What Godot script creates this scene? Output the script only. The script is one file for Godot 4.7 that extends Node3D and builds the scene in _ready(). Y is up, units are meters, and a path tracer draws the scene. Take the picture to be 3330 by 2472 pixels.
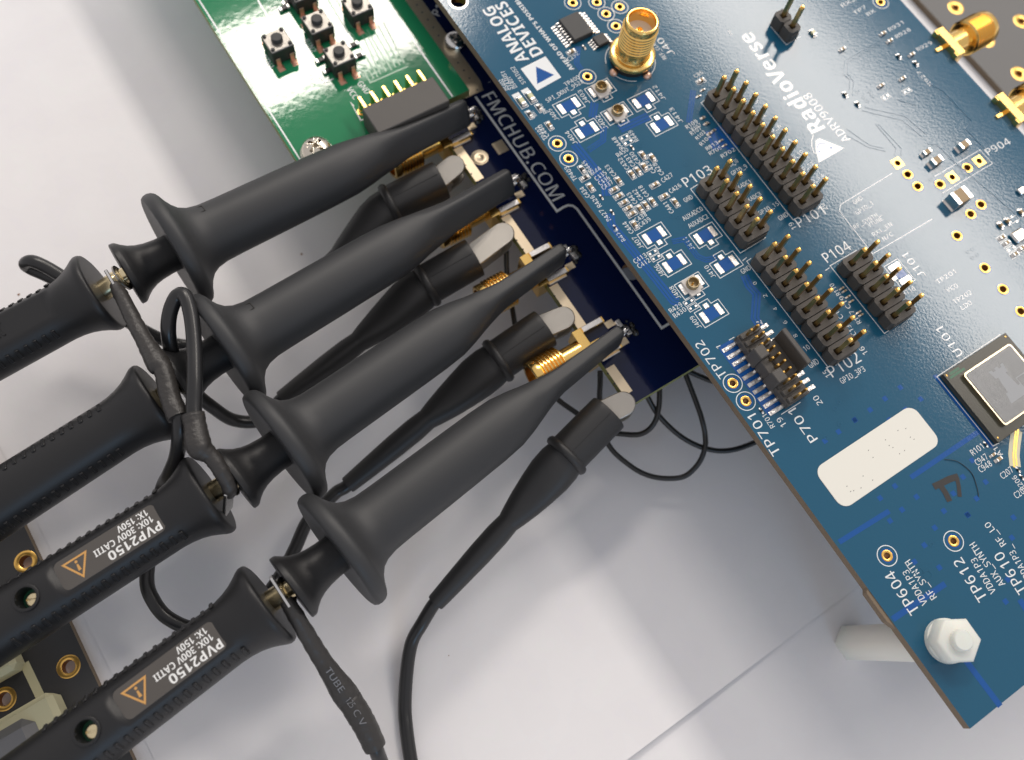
extends Node3D
# Lengths in the builders are millimetres; U turns them into metres when a mesh or a place is committed.
const U := 0.001
const CARRIER_TOP := -11.6
const GREEN_TOP := -9.0
const TABLE := -28.0
const UP := Vector3.UP
var mats := {}
var sans: SystemFont
var bold: SystemFont
var mono: SystemFont
var taken := {}
var cache := {}


class MB:
	var v := PackedVector3Array()
	var n := PackedVector3Array()
	var laid := 0

	func tri(a: Vector3, b: Vector3, c: Vector3, na: Vector3, nb: Vector3, nc: Vector3) -> void:
		if (b - a).cross(c - a).dot(na + nb + nc) > 0.0:
			v.append_array([a, c, b])
			n.append_array([na, nc, nb])
		else:
			v.append_array([a, b, c])
			n.append_array([na, nb, nc])

	func flat(a: Vector3, b: Vector3, c: Vector3, nn: Vector3) -> void:
		tri(a, b, c, nn, nn, nn)

	func quad(a: Vector3, b: Vector3, c: Vector3, d: Vector3, nn: Vector3) -> void:
		tri(a, b, c, nn, nn, nn)
		tri(a, c, d, nn, nn, nn)

	func squad(a: Vector3, b: Vector3, c: Vector3, d: Vector3, na: Vector3, nb: Vector3, nc: Vector3, nd: Vector3) -> void:
		tri(a, b, c, na, nb, nc)
		tri(a, c, d, na, nc, nd)

	# A box with chamfered edges; bs turns it.
	func box(c: Vector3, s: Vector3, ch := 0.0, bs := Basis()) -> void:
		var h := s / 2.0
		var k := minf(ch, minf(h.x, minf(h.y, h.z)) * 0.98)
		var ax: Array[Vector3] = [bs.x, bs.y, bs.z]
		var hh: Array[float] = [h.x, h.y, h.z]
		for i in 3:
			var j: int = (i + 1) % 3
			var l: int = (i + 2) % 3
			for sg: float in [-1.0, 1.0]:
				var f := c + ax[i] * hh[i] * sg
				var p := ax[j] * (hh[j] - k)
				var q := ax[l] * (hh[l] - k)
				quad(f - p - q, f + p - q, f + p + q, f - p + q, ax[i] * sg)
			if k <= 0.0:
				continue
			for sj: float in [-1.0, 1.0]:
				for sl: float in [-1.0, 1.0]:
					var e1 := c + ax[j] * hh[j] * sj + ax[l] * (hh[l] - k) * sl
					var e2 := c + ax[j] * (hh[j] - k) * sj + ax[l] * hh[l] * sl
					var o := ax[i] * (hh[i] - k)
					quad(e1 - o, e1 + o, e2 + o, e2 - o, (ax[j] * sj + ax[l] * sl).normalized())
		if k > 0.0:
			for x: float in [-1.0, 1.0]:
				for y: float in [-1.0, 1.0]:
					for z: float in [-1.0, 1.0]:
						var a := c + ax[0] * h.x * x + ax[1] * (h.y - k) * y + ax[2] * (h.z - k) * z
						var b := c + ax[0] * (h.x - k) * x + ax[1] * h.y * y + ax[2] * (h.z - k) * z
						var d := c + ax[0] * (h.x - k) * x + ax[1] * (h.y - k) * y + ax[2] * h.z * z
						flat(a, b, d, (ax[0] * x + ax[1] * y + ax[2] * z).normalized())

	# A flat polygon of (x, z) points stood up from y0 to y1, its top edge chamfered.
	func prism(poly: PackedVector2Array, y0: float, y1: float, ch := 0.0, bottom := true) -> void:
		var top := poly
		if ch > 0.0:
			var g := Geometry2D.offset_polygon(poly, -ch)
			if g.size() > 0 and g[0].size() == poly.size():
				top = PackedVector2Array()
				for p in poly:
					var best: Vector2 = g[0][0]
					for q in g[0]:
						if q.distance_squared_to(p) < best.distance_squared_to(p):
							best = q
					top.append(best)
		var id := Geometry2D.triangulate_polygon(poly)
		for i in range(0, id.size(), 3):
			flat(Vector3(top[id[i]].x, y1, top[id[i]].y), Vector3(top[id[i + 1]].x, y1, top[id[i + 1]].y), Vector3(top[id[i + 2]].x, y1, top[id[i + 2]].y), UP)
			if bottom:
				flat(Vector3(poly[id[i]].x, y0, poly[id[i]].y), Vector3(poly[id[i + 1]].x, y0, poly[id[i + 1]].y), Vector3(poly[id[i + 2]].x, y0, poly[id[i + 2]].y), -UP)
		if y1 - y0 <= 0.0:
			return
		var turn := 1.0 if Geometry2D.is_polygon_clockwise(poly) else -1.0
		for i in poly.size():
			var a := poly[i]
			var b := poly[(i + 1) % poly.size()]
			var ta := top[i]
			var tb := top[(i + 1) % poly.size()]
			var d := (b - a).normalized()
			var nn := Vector3(-d.y, 0, d.x) * turn
			var yc := y1 - ch
			quad(Vector3(a.x, y0, a.y), Vector3(b.x, y0, b.y), Vector3(b.x, yc, b.y), Vector3(a.x, yc, a.y), nn)
			if ch > 0.0:
				quad(Vector3(a.x, yc, a.y), Vector3(b.x, yc, b.y), Vector3(tb.x, y1, tb.y), Vector3(ta.x, y1, ta.y), (nn + UP).normalized())

	func sheet(poly: PackedVector2Array, y: float) -> void:
		prism(poly, y, y, 0.0, false)

	# A profile of (t, r) turned round an axis; edges sharper than 45 degrees stay sharp.
	func lathe(o: Vector3, ax: Vector3, prof: Array, seg := 32, skip: Variant = null) -> void:
		var w := ax.normalized()
		var p := w.cross(UP if absf(w.y) < 0.9 else Vector3.RIGHT).normalized()
		var q := w.cross(p)
		var sn: Array[Vector2] = []
		for i in prof.size() - 1:
			var d := Vector2(prof[i + 1][0] - prof[i][0], prof[i + 1][1] - prof[i][1]).normalized()
			sn.append(Vector2(-d.y, d.x))
		for i in prof.size() - 1:
			var n0 := sn[i]
			var n1 := sn[i]
			if i > 0 and sn[i - 1].dot(sn[i]) > 0.7:
				n0 = (sn[i - 1] + sn[i]).normalized()
			if i < sn.size() - 1 and sn[i + 1].dot(sn[i]) > 0.7:
				n1 = (sn[i + 1] + sn[i]).normalized()
			for k in seg:
				var a0 := TAU * k / seg
				var a1 := TAU * (k + 1) / seg
				var d0 := p * cos(a0) + q * sin(a0)
				var d1 := p * cos(a1) + q * sin(a1)
				var A: Vector3 = o + w * prof[i][0] + d0 * prof[i][1]
				var B: Vector3 = o + w * prof[i][0] + d1 * prof[i][1]
				var C: Vector3 = o + w * prof[i + 1][0] + d1 * prof[i + 1][1]
				var D: Vector3 = o + w * prof[i + 1][0] + d0 * prof[i + 1][1]
				if skip != null and skip.call((A + C) / 2.0):
					continue
				if prof[i][1] > 1e-5:
					tri(A, B, C, w * n0.x + d0 * n0.y, w * n0.x + d1 * n0.y, w * n1.x + d1 * n1.y)
				if prof[i + 1][1] > 1e-5:
					tri(A, C, D, w * n0.x + d0 * n0.y, w * n1.x + d1 * n1.y, w * n1.x + d0 * n1.y)

	# Rings of points joined into a smooth skin; the ends are closed.
	func skin(rings: Array, skip: Variant = null, caps := true) -> void:
		var m: int = rings[0].size()
		var nr: int = rings.size()
		var ns := []
		for i in nr:
			var row := PackedVector3Array()
			for k in m:
				var du: Vector3 = rings[mini(i + 1, nr - 1)][k] - rings[maxi(i - 1, 0)][k]
				var dv: Vector3 = rings[i][(k + 1) % m] - rings[i][(k - 1 + m) % m]
				row.append(dv.cross(du).normalized())
			ns.append(row)
		var cen := Vector3.ZERO
		for k in m:
			cen += rings[nr / 2][k] / m
		if ns[nr / 2][0].dot(rings[nr / 2][0] - cen) < 0.0:
			for i in nr:
				for k in m:
					ns[i][k] = -ns[i][k]
		for i in nr - 1:
			for k in m:
				var l: int = (k + 1) % m
				if skip != null and skip.call((rings[i][k] + rings[i + 1][l]) / 2.0):
					continue
				squad(rings[i][k], rings[i][l], rings[i + 1][l], rings[i + 1][k], ns[i][k], ns[i][l], ns[i + 1][l], ns[i + 1][k])
		if caps:
			for e in [0, nr - 1]:
				var c := Vector3.ZERO
				for k in m:
					c += rings[e][k] / m
				var other: int = 1 if e == 0 else nr - 2
				var co := Vector3.ZERO
				for k in m:
					co += rings[other][k] / m
				var dn := (c - co).normalized()
				for k in m:
					flat(c, rings[e][k], rings[e][(k + 1) % m], dn)

	# Superellipse sections [t, rx, ry, ox, oy, exponent] along bs.z; over = flat height cut, as a share of ry.
	func loft(o: Vector3, bs: Basis, st: Array, seg := 36, skip: Variant = null, cut := 1.0) -> void:
		var rings := []
		for s in st:
			var e: float = 2.0 / s[5]
			var row := PackedVector3Array()
			for k in seg:
				var a := TAU * k / seg
				var x: float = s[1] * signf(cos(a)) * pow(absf(cos(a)), e) + s[3]
				var y: float = s[2] * signf(sin(a)) * pow(absf(sin(a)), e)
				y = minf(y, s[2] * cut) + s[4]
				row.append(o + bs.x * x + bs.y * y + bs.z * s[0])
			rings.append(row)
		skin(rings, skip)

	func tube(pts: Array, rad: Variant, seg := 10) -> void:
		var rings := []
		var up := Vector3(0.13, 0.97, 0.21)
		for i in pts.size():
			var t: Vector3 = (pts[mini(i + 1, pts.size() - 1)] - pts[maxi(i - 1, 0)]).normalized()
			var p := (up - t * up.dot(t)).normalized()
			up = p
			var q := t.cross(p)
			var r: float = rad if rad is float else rad[i]
			var row := PackedVector3Array()
			for k in seg:
				var a := TAU * k / seg
				row.append(pts[i] + (p * cos(a) + q * sin(a)) * r)
			rings.append(row)
		skin(rings)

	# A flat line of width w through (x, z) points, mitred.
	func ribbon(pts: Array, w: float, y: float, closed := false, thick := 0.0) -> void:
		y += 0.0008 * (laid % 8)
		laid += 1
		var m := pts.size()
		var le := PackedVector2Array()
		var ri := PackedVector2Array()
		for i in m:
			var d0: Vector2 = (pts[i] - pts[(i - 1 + m) % m]).normalized() if i > 0 or closed else (pts[1] - pts[0]).normalized()
			var d1: Vector2 = (pts[(i + 1) % m] - pts[i]).normalized() if i < m - 1 or closed else d0
			var t := (d0 + d1).normalized()
			var nn := Vector2(-t.y, t.x)
			var k := w / 2.0 / maxf(0.4, nn.dot(Vector2(-d0.y, d0.x)))
			le.append(pts[i] + nn * k)
			ri.append(pts[i] - nn * k)
		for i in (m if closed else m - 1):
			var j := (i + 1) % m
			var a := Vector3(le[i].x, y, le[i].y)
			var b := Vector3(le[j].x, y, le[j].y)
			var c := Vector3(ri[j].x, y, ri[j].y)
			var d := Vector3(ri[i].x, y, ri[i].y)
			quad(a, b, c, d, UP)
			if thick > 0.0:
				var dn := UP * -thick
				var s := (a - d).normalized()
				quad(a, b, b + dn, a + dn, s)
				quad(d, c, c + dn, d + dn, -s)

	func ring(c: Vector2, r0: float, r1: float, y: float, seg := 28) -> void:
		for k in seg:
			var a := Vector2.from_angle(TAU * k / seg)
			var b := Vector2.from_angle(TAU * (k + 1) / seg)
			quad(Vector3(c.x + a.x * r0, y, c.y + a.y * r0), Vector3(c.x + b.x * r0, y, c.y + b.y * r0), Vector3(c.x + b.x * r1, y, c.y + b.y * r1), Vector3(c.x + a.x * r1, y, c.y + a.y * r1), UP)

	func hexagon(c: Vector3, ax: Vector3, r: float, t0: float, t1: float, ch: float) -> void:
		lathe(c, ax, [[t0, 0.0], [t0, r], [t1 - ch, r], [t1, r - ch], [t1, 0.0]], 6)

	func arrays() -> Array:
		var out := []
		out.resize(Mesh.ARRAY_MAX)
		var vv := PackedVector3Array()
		vv.resize(v.size())
		for i in v.size():
			vv[i] = v[i] * U
		out[Mesh.ARRAY_VERTEX] = vv
		out[Mesh.ARRAY_NORMAL] = n
		return out


# ---------------------------------------------------------------- helpers
func numbered(called: String) -> String:
	var k: int = taken.get(called, 0)
	taken[called] = k + 1
	return called if k == 0 else "%s_%03d" % [called, k]


func mesh_of(surfs: Array) -> ArrayMesh:
	var m := ArrayMesh.new()
	for s in surfs:
		if s[0].v.size() == 0:
			continue
		m.add_surface_from_arrays(Mesh.PRIMITIVE_TRIANGLES, s[0].arrays())
		m.surface_set_material(m.get_surface_count() - 1, s[1])
	return m


func put(called: String, m: Mesh, parent: Node, at := Vector3.ZERO, bs := Basis()) -> MeshInstance3D:
	var o := MeshInstance3D.new()
	o.name = numbered(called) if parent == self else called
	o.mesh = m
	o.transform = Transform3D(bs, at * U)
	parent.add_child(o, true)
	return o


func obj(called: String, surfs: Array, parent: Node, at := Vector3.ZERO, bs := Basis()) -> MeshInstance3D:
	return put(called, mesh_of(surfs), parent, at, bs)


func tag(o: Node, label: String, category: String, group := "", kind := "") -> void:
	if label:
		o.set_meta("label", label)
	if category:
		o.set_meta("category", category)
	if group:
		o.set_meta("group", group)
	if kind:
		o.set_meta("kind", kind)


func thing(called: String, label: String, category: String, group := "", at := Vector3.ZERO) -> Node3D:
	var o := Node3D.new()
	o.name = numbered(called)
	o.position = at * U
	add_child(o)
	tag(o, label, category, group)
	return o


func noise(freq: float, seed_: int, size := 256, octaves := 3, kind := FastNoiseLite.TYPE_SIMPLEX_SMOOTH, ramp: Gradient = null) -> NoiseTexture2D:
	var f := FastNoiseLite.new()
	f.noise_type = kind
	f.seed = seed_
	f.frequency = freq
	f.fractal_octaves = octaves
	var t := NoiseTexture2D.new()
	t.width = size
	t.height = size
	t.seamless = true
	t.noise = f
	if ramp:
		t.color_ramp = ramp
	return t


func mat(called: String, lin: Color, rough: float, metal := 0.0, spec := 0.5) -> StandardMaterial3D:
	var m := StandardMaterial3D.new()
	m.resource_name = called
	m.albedo_color = lin.linear_to_srgb()
	m.roughness = rough
	m.metallic = metal
	m.metallic_specular = spec
	mats[called] = m
	return m


# Fine relief: tile = side of the pattern in mm, deep = height in mm.
func relief(m: StandardMaterial3D, t: Texture2D, tile: float, deep: float) -> void:
	m.uv1_triplanar = true
	m.uv1_world_triplanar = true
	m.uv1_scale = Vector3.ONE / (tile * U)
	m.heightmap_enabled = true
	m.heightmap_texture = t
	m.heightmap_scale = deep * 0.1


func ramp2(a: Color, b: Color) -> Gradient:
	var g := Gradient.new()
	g.colors = PackedColorArray([a, b])
	return g


func spline(p: Array, per := 6) -> Array:
	var out := []
	for i in p.size() - 1:
		var a: Vector3 = p[maxi(i - 1, 0)]
		var b: Vector3 = p[i]
		var c: Vector3 = p[i + 1]
		var d: Vector3 = p[mini(i + 2, p.size() - 1)]
		for k in per:
			out.append(b.cubic_interpolate(c, a, d, float(k) / per))
	out.append(p[p.size() - 1])
	return out


func rect(x0: float, z0: float, x1: float, z1: float) -> PackedVector2Array:
	return PackedVector2Array([Vector2(x0, z0), Vector2(x1, z0), Vector2(x1, z1), Vector2(x0, z1)])


func round_rect(x0: float, z0: float, x1: float, z1: float, r: float, seg := 6) -> PackedVector2Array:
	var out := PackedVector2Array()
	var cs := [Vector2(x1 - r, z1 - r), Vector2(x0 + r, z1 - r), Vector2(x0 + r, z0 + r), Vector2(x1 - r, z0 + r)]
	for q in 4:
		for k in seg + 1:
			out.append(cs[q] + Vector2.from_angle(PI / 2 * (q + float(k) / seg)) * r)
	return out


# Lettering between two points of its baseline, on the plane of r and u.
func letters(mb: MB, s: String, o: Vector3, r: Vector3, u: Vector3, width: float, tall: float, font: Font) -> void:
	var tm := TextMesh.new()
	tm.text = s
	tm.font = font
	tm.font_size = 32
	tm.pixel_size = 1.0
	tm.depth = 0.0
	tm.curve_step = 2.0
	tm.horizontal_alignment = HORIZONTAL_ALIGNMENT_LEFT
	tm.vertical_alignment = VERTICAL_ALIGNMENT_BOTTOM
	var a := tm.get_mesh_arrays()
	if a.size() == 0 or a[Mesh.ARRAY_VERTEX] == null:
		return
	var vs: PackedVector3Array = a[Mesh.ARRAY_VERTEX]
	var lo := Vector3.INF
	var hi := -Vector3.INF
	for p in vs:
		lo = lo.min(p)
		hi = hi.max(p)
	# the foot of letters like A or 1, found from a plain capital of the same font
	var sx := width / maxf(0.001, hi.x - lo.x)
	var caps := 22.8
	var sy := tall / caps if tall > 0.0 else sx
	var base := lo.y
	if s.contains("_") or s.contains("Q") or s.contains(","):
		base = hi.y - caps
	var nn := r.cross(u)
	var ix: Variant = a[Mesh.ARRAY_INDEX]
	var count: int = ix.size() if ix != null else vs.size()
	for i in range(0, count, 3):
		var q: Array[Vector3] = []
		for j in 3:
			var p: Vector3 = vs[ix[i + j]] if ix != null else vs[i + j]
			q.append(o + r * (p.x - lo.x) * sx + u * (p.y - base) * sy)
		mb.flat(q[0], q[1], q[2], nn)


func print_on(mb: MB, s: String, a: Vector2, b: Vector2, tall: float, y: float, font: Font) -> void:
	var r := Vector3(b.x - a.x, 0, b.y - a.y).normalized()
	letters(mb, s, Vector3(a.x, y, a.y), r, UP.cross(r), a.distance_to(b), tall, font)


# A rectangular plate with round holes [x, z, r]: faces, outer sides and bores as three builders.
func plate(x0: float, z0: float, x1: float, z1: float, y0: float, y1: float, holes: Array) -> Array:
	var skin_ := MB.new()
	var side := MB.new()
	var bore := MB.new()
	var cuts := [z0, z1]
	for h in holes:
		cuts.append(h[1] - h[2] * 1.15)
		cuts.append(h[1] + h[2] * 1.15)
	cuts.sort()
	for i in cuts.size() - 1:
		var a: float = cuts[i]
		var b: float = cuts[i + 1]
		if b - a < 1e-6:
			continue
		var mid := (a + b) / 2.0
		var xs := []
		for h in holes:
			if absf(h[1] - mid) < h[2] * 1.15:
				xs.append([h[0] - h[2] * 1.15, h[0] + h[2] * 1.15])
		xs.sort()
		var from := x0
		for s in xs + [[x1, x1]]:
			for y in [y0, y1]:
				if s[0] > from:
					skin_.quad(Vector3(from, y, a), Vector3(s[0], y, a), Vector3(s[0], y, b), Vector3(from, y, b), UP if y == y1 else -UP)
			from = s[1]
	for h in holes:
		var seg := 24
		for k in seg:
			var d0 := Vector2.from_angle(TAU * k / seg)
			var d1 := Vector2.from_angle(TAU * (k + 1) / seg)
			var s0 := d0 / maxf(absf(d0.x), absf(d0.y)) * 1.15
			var s1 := d1 / maxf(absf(d1.x), absf(d1.y)) * 1.15
			var c := Vector2(h[0], h[1])
			var r: float = h[2]
			for y in [y0, y1]:
				var p := c + d0 * r
				var q := c + d1 * r
				var s := c + s1 * r
				var t := c + s0 * r
				skin_.quad(Vector3(p.x, y, p.y), Vector3(q.x, y, q.y), Vector3(s.x, y, s.y), Vector3(t.x, y, t.y), UP if y == y1 else -UP)
			var e0 := c + d0 * r
			var e1 := c + d1 * r
			var n0 := Vector3(-d0.x, 0, -d0.y)
			var n1 := Vector3(-d1.x, 0, -d1.y)
			bore.squad(Vector3(e0.x, y0, e0.y), Vector3(e1.x, y0, e1.y), Vector3(e1.x, y1, e1.y), Vector3(e0.x, y1, e0.y), n0, n1, n1, n0)
	var cs := rect(x0, z0, x1, z1)
	for i in 4:
		var a := cs[i]
		var b := cs[(i + 1) % 4]
		var d := (b - a).normalized()
		side.quad(Vector3(a.x, y0, a.y), Vector3(b.x, y0, b.y), Vector3(b.x, y1, b.y), Vector3(a.x, y1, a.y), Vector3(d.y, 0, -d.x))
	return [skin_, side, bore]


# ---------------------------------------------------------------- scene
func _ready() -> void:
	var cam := Camera3D.new()
	cam.name = "camera"
	cam.transform = Transform3D(Basis(Vector3(0.842275, 0.082623, 0.532678), Vector3(0.478123, 0.341846, -0.809036), Vector3(-0.248939, 0.936117, 0.248424)), Vector3(-0.086415, 0.119612, 0.055912))
	cam.fov = 46.299
	cam.near = 0.005
	cam.far = 20.0
	var lens := CameraAttributesPhysical.new()
	lens.frustum_focal_length = 28.0
	lens.exposure_aperture = 17.5
	lens.frustum_focus_distance = 0.128
	lens.frustum_near = 0.005
	lens.frustum_far = 20.0
	cam.attributes = lens
	cam.fov = 46.299
	cam.near = 0.005
	cam.far = 20.0
	add_child(cam)
	cam.current = true
	var env := Environment.new()
	env.background_mode = Environment.BG_COLOR
	env.background_color = Color(0.50, 0.485, 0.495).linear_to_srgb()
	env.tonemap_mode = Environment.TONE_MAPPER_LINEAR
	env.tonemap_exposure = 1.14
	env.sdfgi_enabled = true
	env.ssao_enabled = true
	env.ssil_enabled = true
	var we := WorldEnvironment.new()
	we.name = "environment"
	we.environment = env
	add_child(we)
	lamp(Vector3(0.89, 1.0, -0.79), Vector2(0.22, 1.92), Color(1.0, 0.965, 0.925), 1.6, "long strip lamp over the bench, nearer the blue board")
	lamp(Vector3(0.30, 1.0, -0.875), Vector2(0.36, 0.17), Color(1.0, 0.965, 0.925), 0.5, "short square lamp over the bench, nearer the green board")
	window(Vector3(-0.35, 0.55, 1.25), Vector2(0.36, 0.3), Color(0.6, 0.82, 1.0), 0.13)

	sans = SystemFont.new()
	sans.font_names = PackedStringArray(["Droid Sans"])
	bold = SystemFont.new()
	bold.font_names = PackedStringArray(["Droid Sans"])
	bold.font_weight = 700
	mono = SystemFont.new()
	mono.font_names = PackedStringArray(["Droid Sans Mono"])
	materials()
	table()
	grey_boards()
	carrier()
	blue_board()
	green_board()
	standoff()
	screws()
	probes()
	leads()
	jumpers()


func lamp(at: Vector3, size: Vector2, c: Color, energy: float, label: String) -> void:
	var t := thing("strip_lamp", label, "lamp")
	t.position = at
	var body := MB.new()
	body.box(Vector3(0, 22, 0), Vector3(size.x * 1000 + 40, 40, size.y * 1000 + 40), 4.0)
	obj("housing", [[body, mats["lamp_body"] if mats.has("lamp_body") else mat("lamp_body", Color(0.7, 0.7, 0.7), 0.5)]], t)
	var glow := MB.new()
	glow.box(Vector3(0, 1.0, 0), Vector3(size.x * 1000, 1.6, size.y * 1000))
	var gm := mat("lamp_glow_%d" % taken["strip_lamp"], Color(0.8, 0.8, 0.8), 0.5)
	gm.emission_enabled = true
	gm.emission = c
	gm.emission_energy_multiplier = 0.5
	obj("diffuser", [[glow, gm]], t)
	area(at - Vector3(0, 0.004, 0), Basis(Vector3.RIGHT, -PI / 2), size, c, energy)


func window(at: Vector3, size: Vector2, c: Color, energy: float) -> void:
	var t := thing("window", "window beside the bench giving cool daylight", "window")
	t.position = at
	var look := Basis.looking_at(Vector3(0, 0.02, 0) - at, UP)
	t.basis = look
	var glass := MB.new()
	glass.box(Vector3(0, 0, 3), Vector3(size.x * 1000, size.y * 1000, 4))
	var gm := mat("window_glow", Color(0.6, 0.7, 0.8), 0.4)
	gm.emission_enabled = true
	gm.emission = c
	gm.emission_energy_multiplier = 0.4
	obj("pane", [[glass, gm]], t)
	var fr := MB.new()
	for s: float in [-1.0, 1.0]:
		fr.box(Vector3(s * (size.x * 500 + 20), 0, 4), Vector3(38, size.y * 1000 + 76, 30), 3.0)
		fr.box(Vector3(0, s * (size.y * 500 + 20), 4), Vector3(size.x * 1000, 38, 30), 3.0)
	obj("frame", [[fr, mats["lamp_body"]]], t)
	area(at + look * Vector3(0, 0, -0.006), look, size, c, energy)


func area(at: Vector3, bs: Basis, size: Vector2, c: Color, energy: float) -> void:
	var l := AreaLight3D.new()
	l.name = numbered("area_light")
	l.area_size = size
	l.area_normalize_energy = true
	l.light_color = c
	l.light_energy = energy
	l.area_range = 8.0
	l.shadow_enabled = true
	l.transform = Transform3D(bs, at)
	add_child(l)


func materials() -> void:
	var fine := noise(0.02, 3, 256, 4)
	var peel := noise(0.018, 11, 512, 2)
	var grit := noise(0.09, 5, 256, 3)
	var m: StandardMaterial3D
	m = mat("paper", Color(0.80, 0.785, 0.795), 0.9, 0.0, 0.3)
	m.uv1_triplanar = true
	m.uv1_world_triplanar = true
	m.uv1_scale = Vector3.ONE / 0.09
	m.albedo_color = Color.WHITE
	m.albedo_texture = noise(0.012, 21, 512, 5, FastNoiseLite.TYPE_SIMPLEX_SMOOTH, ramp2(Color(0.79, 0.772, 0.785).linear_to_srgb(), Color(0.82, 0.808, 0.812).linear_to_srgb()))
	m.heightmap_enabled = true
	m.heightmap_texture = noise(0.05, 22, 512, 4)
	m.heightmap_scale = 0.0025
	mat("speck", Color(0.25, 0.12, 0.05), 0.8)
	m = mat("blue_mask", Color(0.012, 0.092, 0.165), 0.12, 0.0, 0.5)
	relief(m, peel, 6.0, 0.0045)
	m = mat("blue_bare", Color(0.008, 0.085, 0.31), 0.12, 0.0, 0.5)
	relief(m, peel, 6.0, 0.0045)
	m = mat("trace_mask", Color(0.016, 0.105, 0.19), 0.12)
	m = mat("navy_mask", Color(0.0045, 0.009, 0.042), 0.07, 0.0, 0.45)
	relief(m, peel, 14.0, 0.004)
	m = mat("green_mask", Color(0.018, 0.21, 0.088), 0.06, 0.0, 0.5)
	relief(m, peel, 16.0, 0.003)
	mat("green_trace", Color(0.10, 0.30, 0.17), 0.2)
	m = mat("shaded_grey_mask", Color(0.05, 0.05, 0.052), 0.5, 0.0, 0.4)  # darker than the other grey board: shade of the probe handles mixed in
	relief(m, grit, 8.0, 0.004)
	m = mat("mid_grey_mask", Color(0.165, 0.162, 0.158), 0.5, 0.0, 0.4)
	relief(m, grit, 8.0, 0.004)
	m = mat("laminate", Color(0.20, 0.15, 0.10), 0.75)
	relief(m, grit, 3.0, 0.03)
	m = mat("green_laminate", Color(0.22, 0.24, 0.09), 0.7)
	mat("white_print", Color(0.82, 0.84, 0.84), 0.16)
	mat("navy_print", Color(0.72, 0.72, 0.70), 0.55)
	m = mat("gold", Color(1.0, 0.66, 0.22), 0.2, 1.0)
	m = mat("gold_ring", Color(1.0, 0.60, 0.16), 0.28, 1.0)
	m = mat("gold_pad", Color(0.84, 0.70, 0.50), 0.42, 1.0)
	relief(m, grit, 3.0, 0.003)
	m = mat("pin_metal", Color(0.62, 0.42, 0.16), 0.3, 1.0)
	m = mat("pin_gold", Color(1.0, 0.62, 0.18), 0.22, 1.0)
	m = mat("bore", Color(0.45, 0.20, 0.06), 0.35, 1.0)
	m = mat("solder", Color(0.86, 0.83, 0.80), 0.3, 1.0)
	relief(m, fine, 3.0, 0.02)
	m = mat("nickel", Color(0.44, 0.415, 0.375), 0.38, 1.0)
	relief(m, grit, 2.0, 0.016)
	m = mat("steel", Color(0.72, 0.71, 0.69), 0.2, 1.0)
	m = mat("brass", Color(0.86, 0.72, 0.45), 0.25, 1.0)
	m = mat("bronze", Color(0.42, 0.33, 0.20), 0.3, 1.0)
	m = mat("copper_leg", Color(0.75, 0.48, 0.36), 0.35, 1.0)
	m = mat("rubber", Color(0.030, 0.031, 0.033), 0.52, 0.0, 0.5)
	relief(m, grit, 2.6, 0.007)
	m = mat("boot_rubber", Color(0.022, 0.022, 0.023), 0.48, 0.0, 0.5)
	relief(m, grit, 2.6, 0.005)
	m = mat("handle_plastic", Color(0.015, 0.015, 0.016), 0.4, 0.0, 0.45)
	relief(m, grit, 2.2, 0.009)
	m = mat("cable", Color(0.018, 0.018, 0.019), 0.3, 0.0, 0.5)
	m = mat("jumper_wire", Color(0.009, 0.009, 0.009), 0.35)
	m = mat("shrink", Color(0.035, 0.032, 0.030), 0.42, 0.0, 0.5)
	relief(m, fine, 7.0, 0.12)
	m = mat("header_plastic", Color(0.082, 0.075, 0.068), 0.55, 0.0, 0.5)
	relief(m, grit, 2.0, 0.012)
	mat("header_dark", Color(0.022, 0.02, 0.018), 0.6)
	m = mat("chip_black", Color(0.040, 0.039, 0.038), 0.55, 0.0, 0.5)
	relief(m, grit, 1.6, 0.006)
	mat("chip_tan", Color(0.36, 0.25, 0.13), 0.5)
	mat("chip_dark", Color(0.03, 0.028, 0.026), 0.4)
	mat("led_body", Color(0.62, 0.60, 0.36), 0.3)
	m = mat("socket_white", Color(0.62, 0.58, 0.54), 0.5)
	m = mat("teflon", Color(0.80, 0.74, 0.70), 0.5)
	m = mat("nylon", Color(0.80, 0.78, 0.71), 0.42, 0.0, 0.5)
	m.subsurf_scatter_enabled = true
	m.subsurf_scatter_strength = 0.12
	m = mat("sticker", Color(0.80, 0.78, 0.70), 0.55)
	mat("ink", Color(0.02, 0.017, 0.016), 0.45)
	m = mat("substrate", Color(0.045, 0.042, 0.028), 0.32)
	mat("substrate_green", Color(0.01, 0.11, 0.05), 0.3)
	m = mat("lid_metal", Color(0.24, 0.245, 0.25), 0.45, 1.0)
	relief(m, grit, 1.8, 0.012)
	m = mat("lid_edge", Color(0.72, 0.62, 0.44), 0.3, 1.0)
	mat("lid_mark", Color(0.36, 0.37, 0.38), 0.6, 0.0)
	m = mat("label_plate", Color(0.085, 0.076, 0.068), 0.5)
	relief(m, grit, 1.6, 0.004)
	mat("label_white", Color(0.82, 0.82, 0.80), 0.5)
	mat("label_orange", Color(0.62, 0.33, 0.10), 0.5)
	m = mat("flux", Color(0.012, 0.011, 0.010), 0.12, 0.0, 0.5)
	relief(m, fine, 2.5, 0.12)
	mat("cream", Color(0.66, 0.62, 0.40), 0.5)
	mat("cream_mask", Color(0.62, 0.58, 0.42), 0.3)
	m = mat("shell_grey", Color(0.24, 0.24, 0.25), 0.55, 0.6)
	relief(m, grit, 3.0, 0.01)
	mat("warm_steel", Color(0.72, 0.66, 0.56), 0.22, 1.0)


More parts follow.
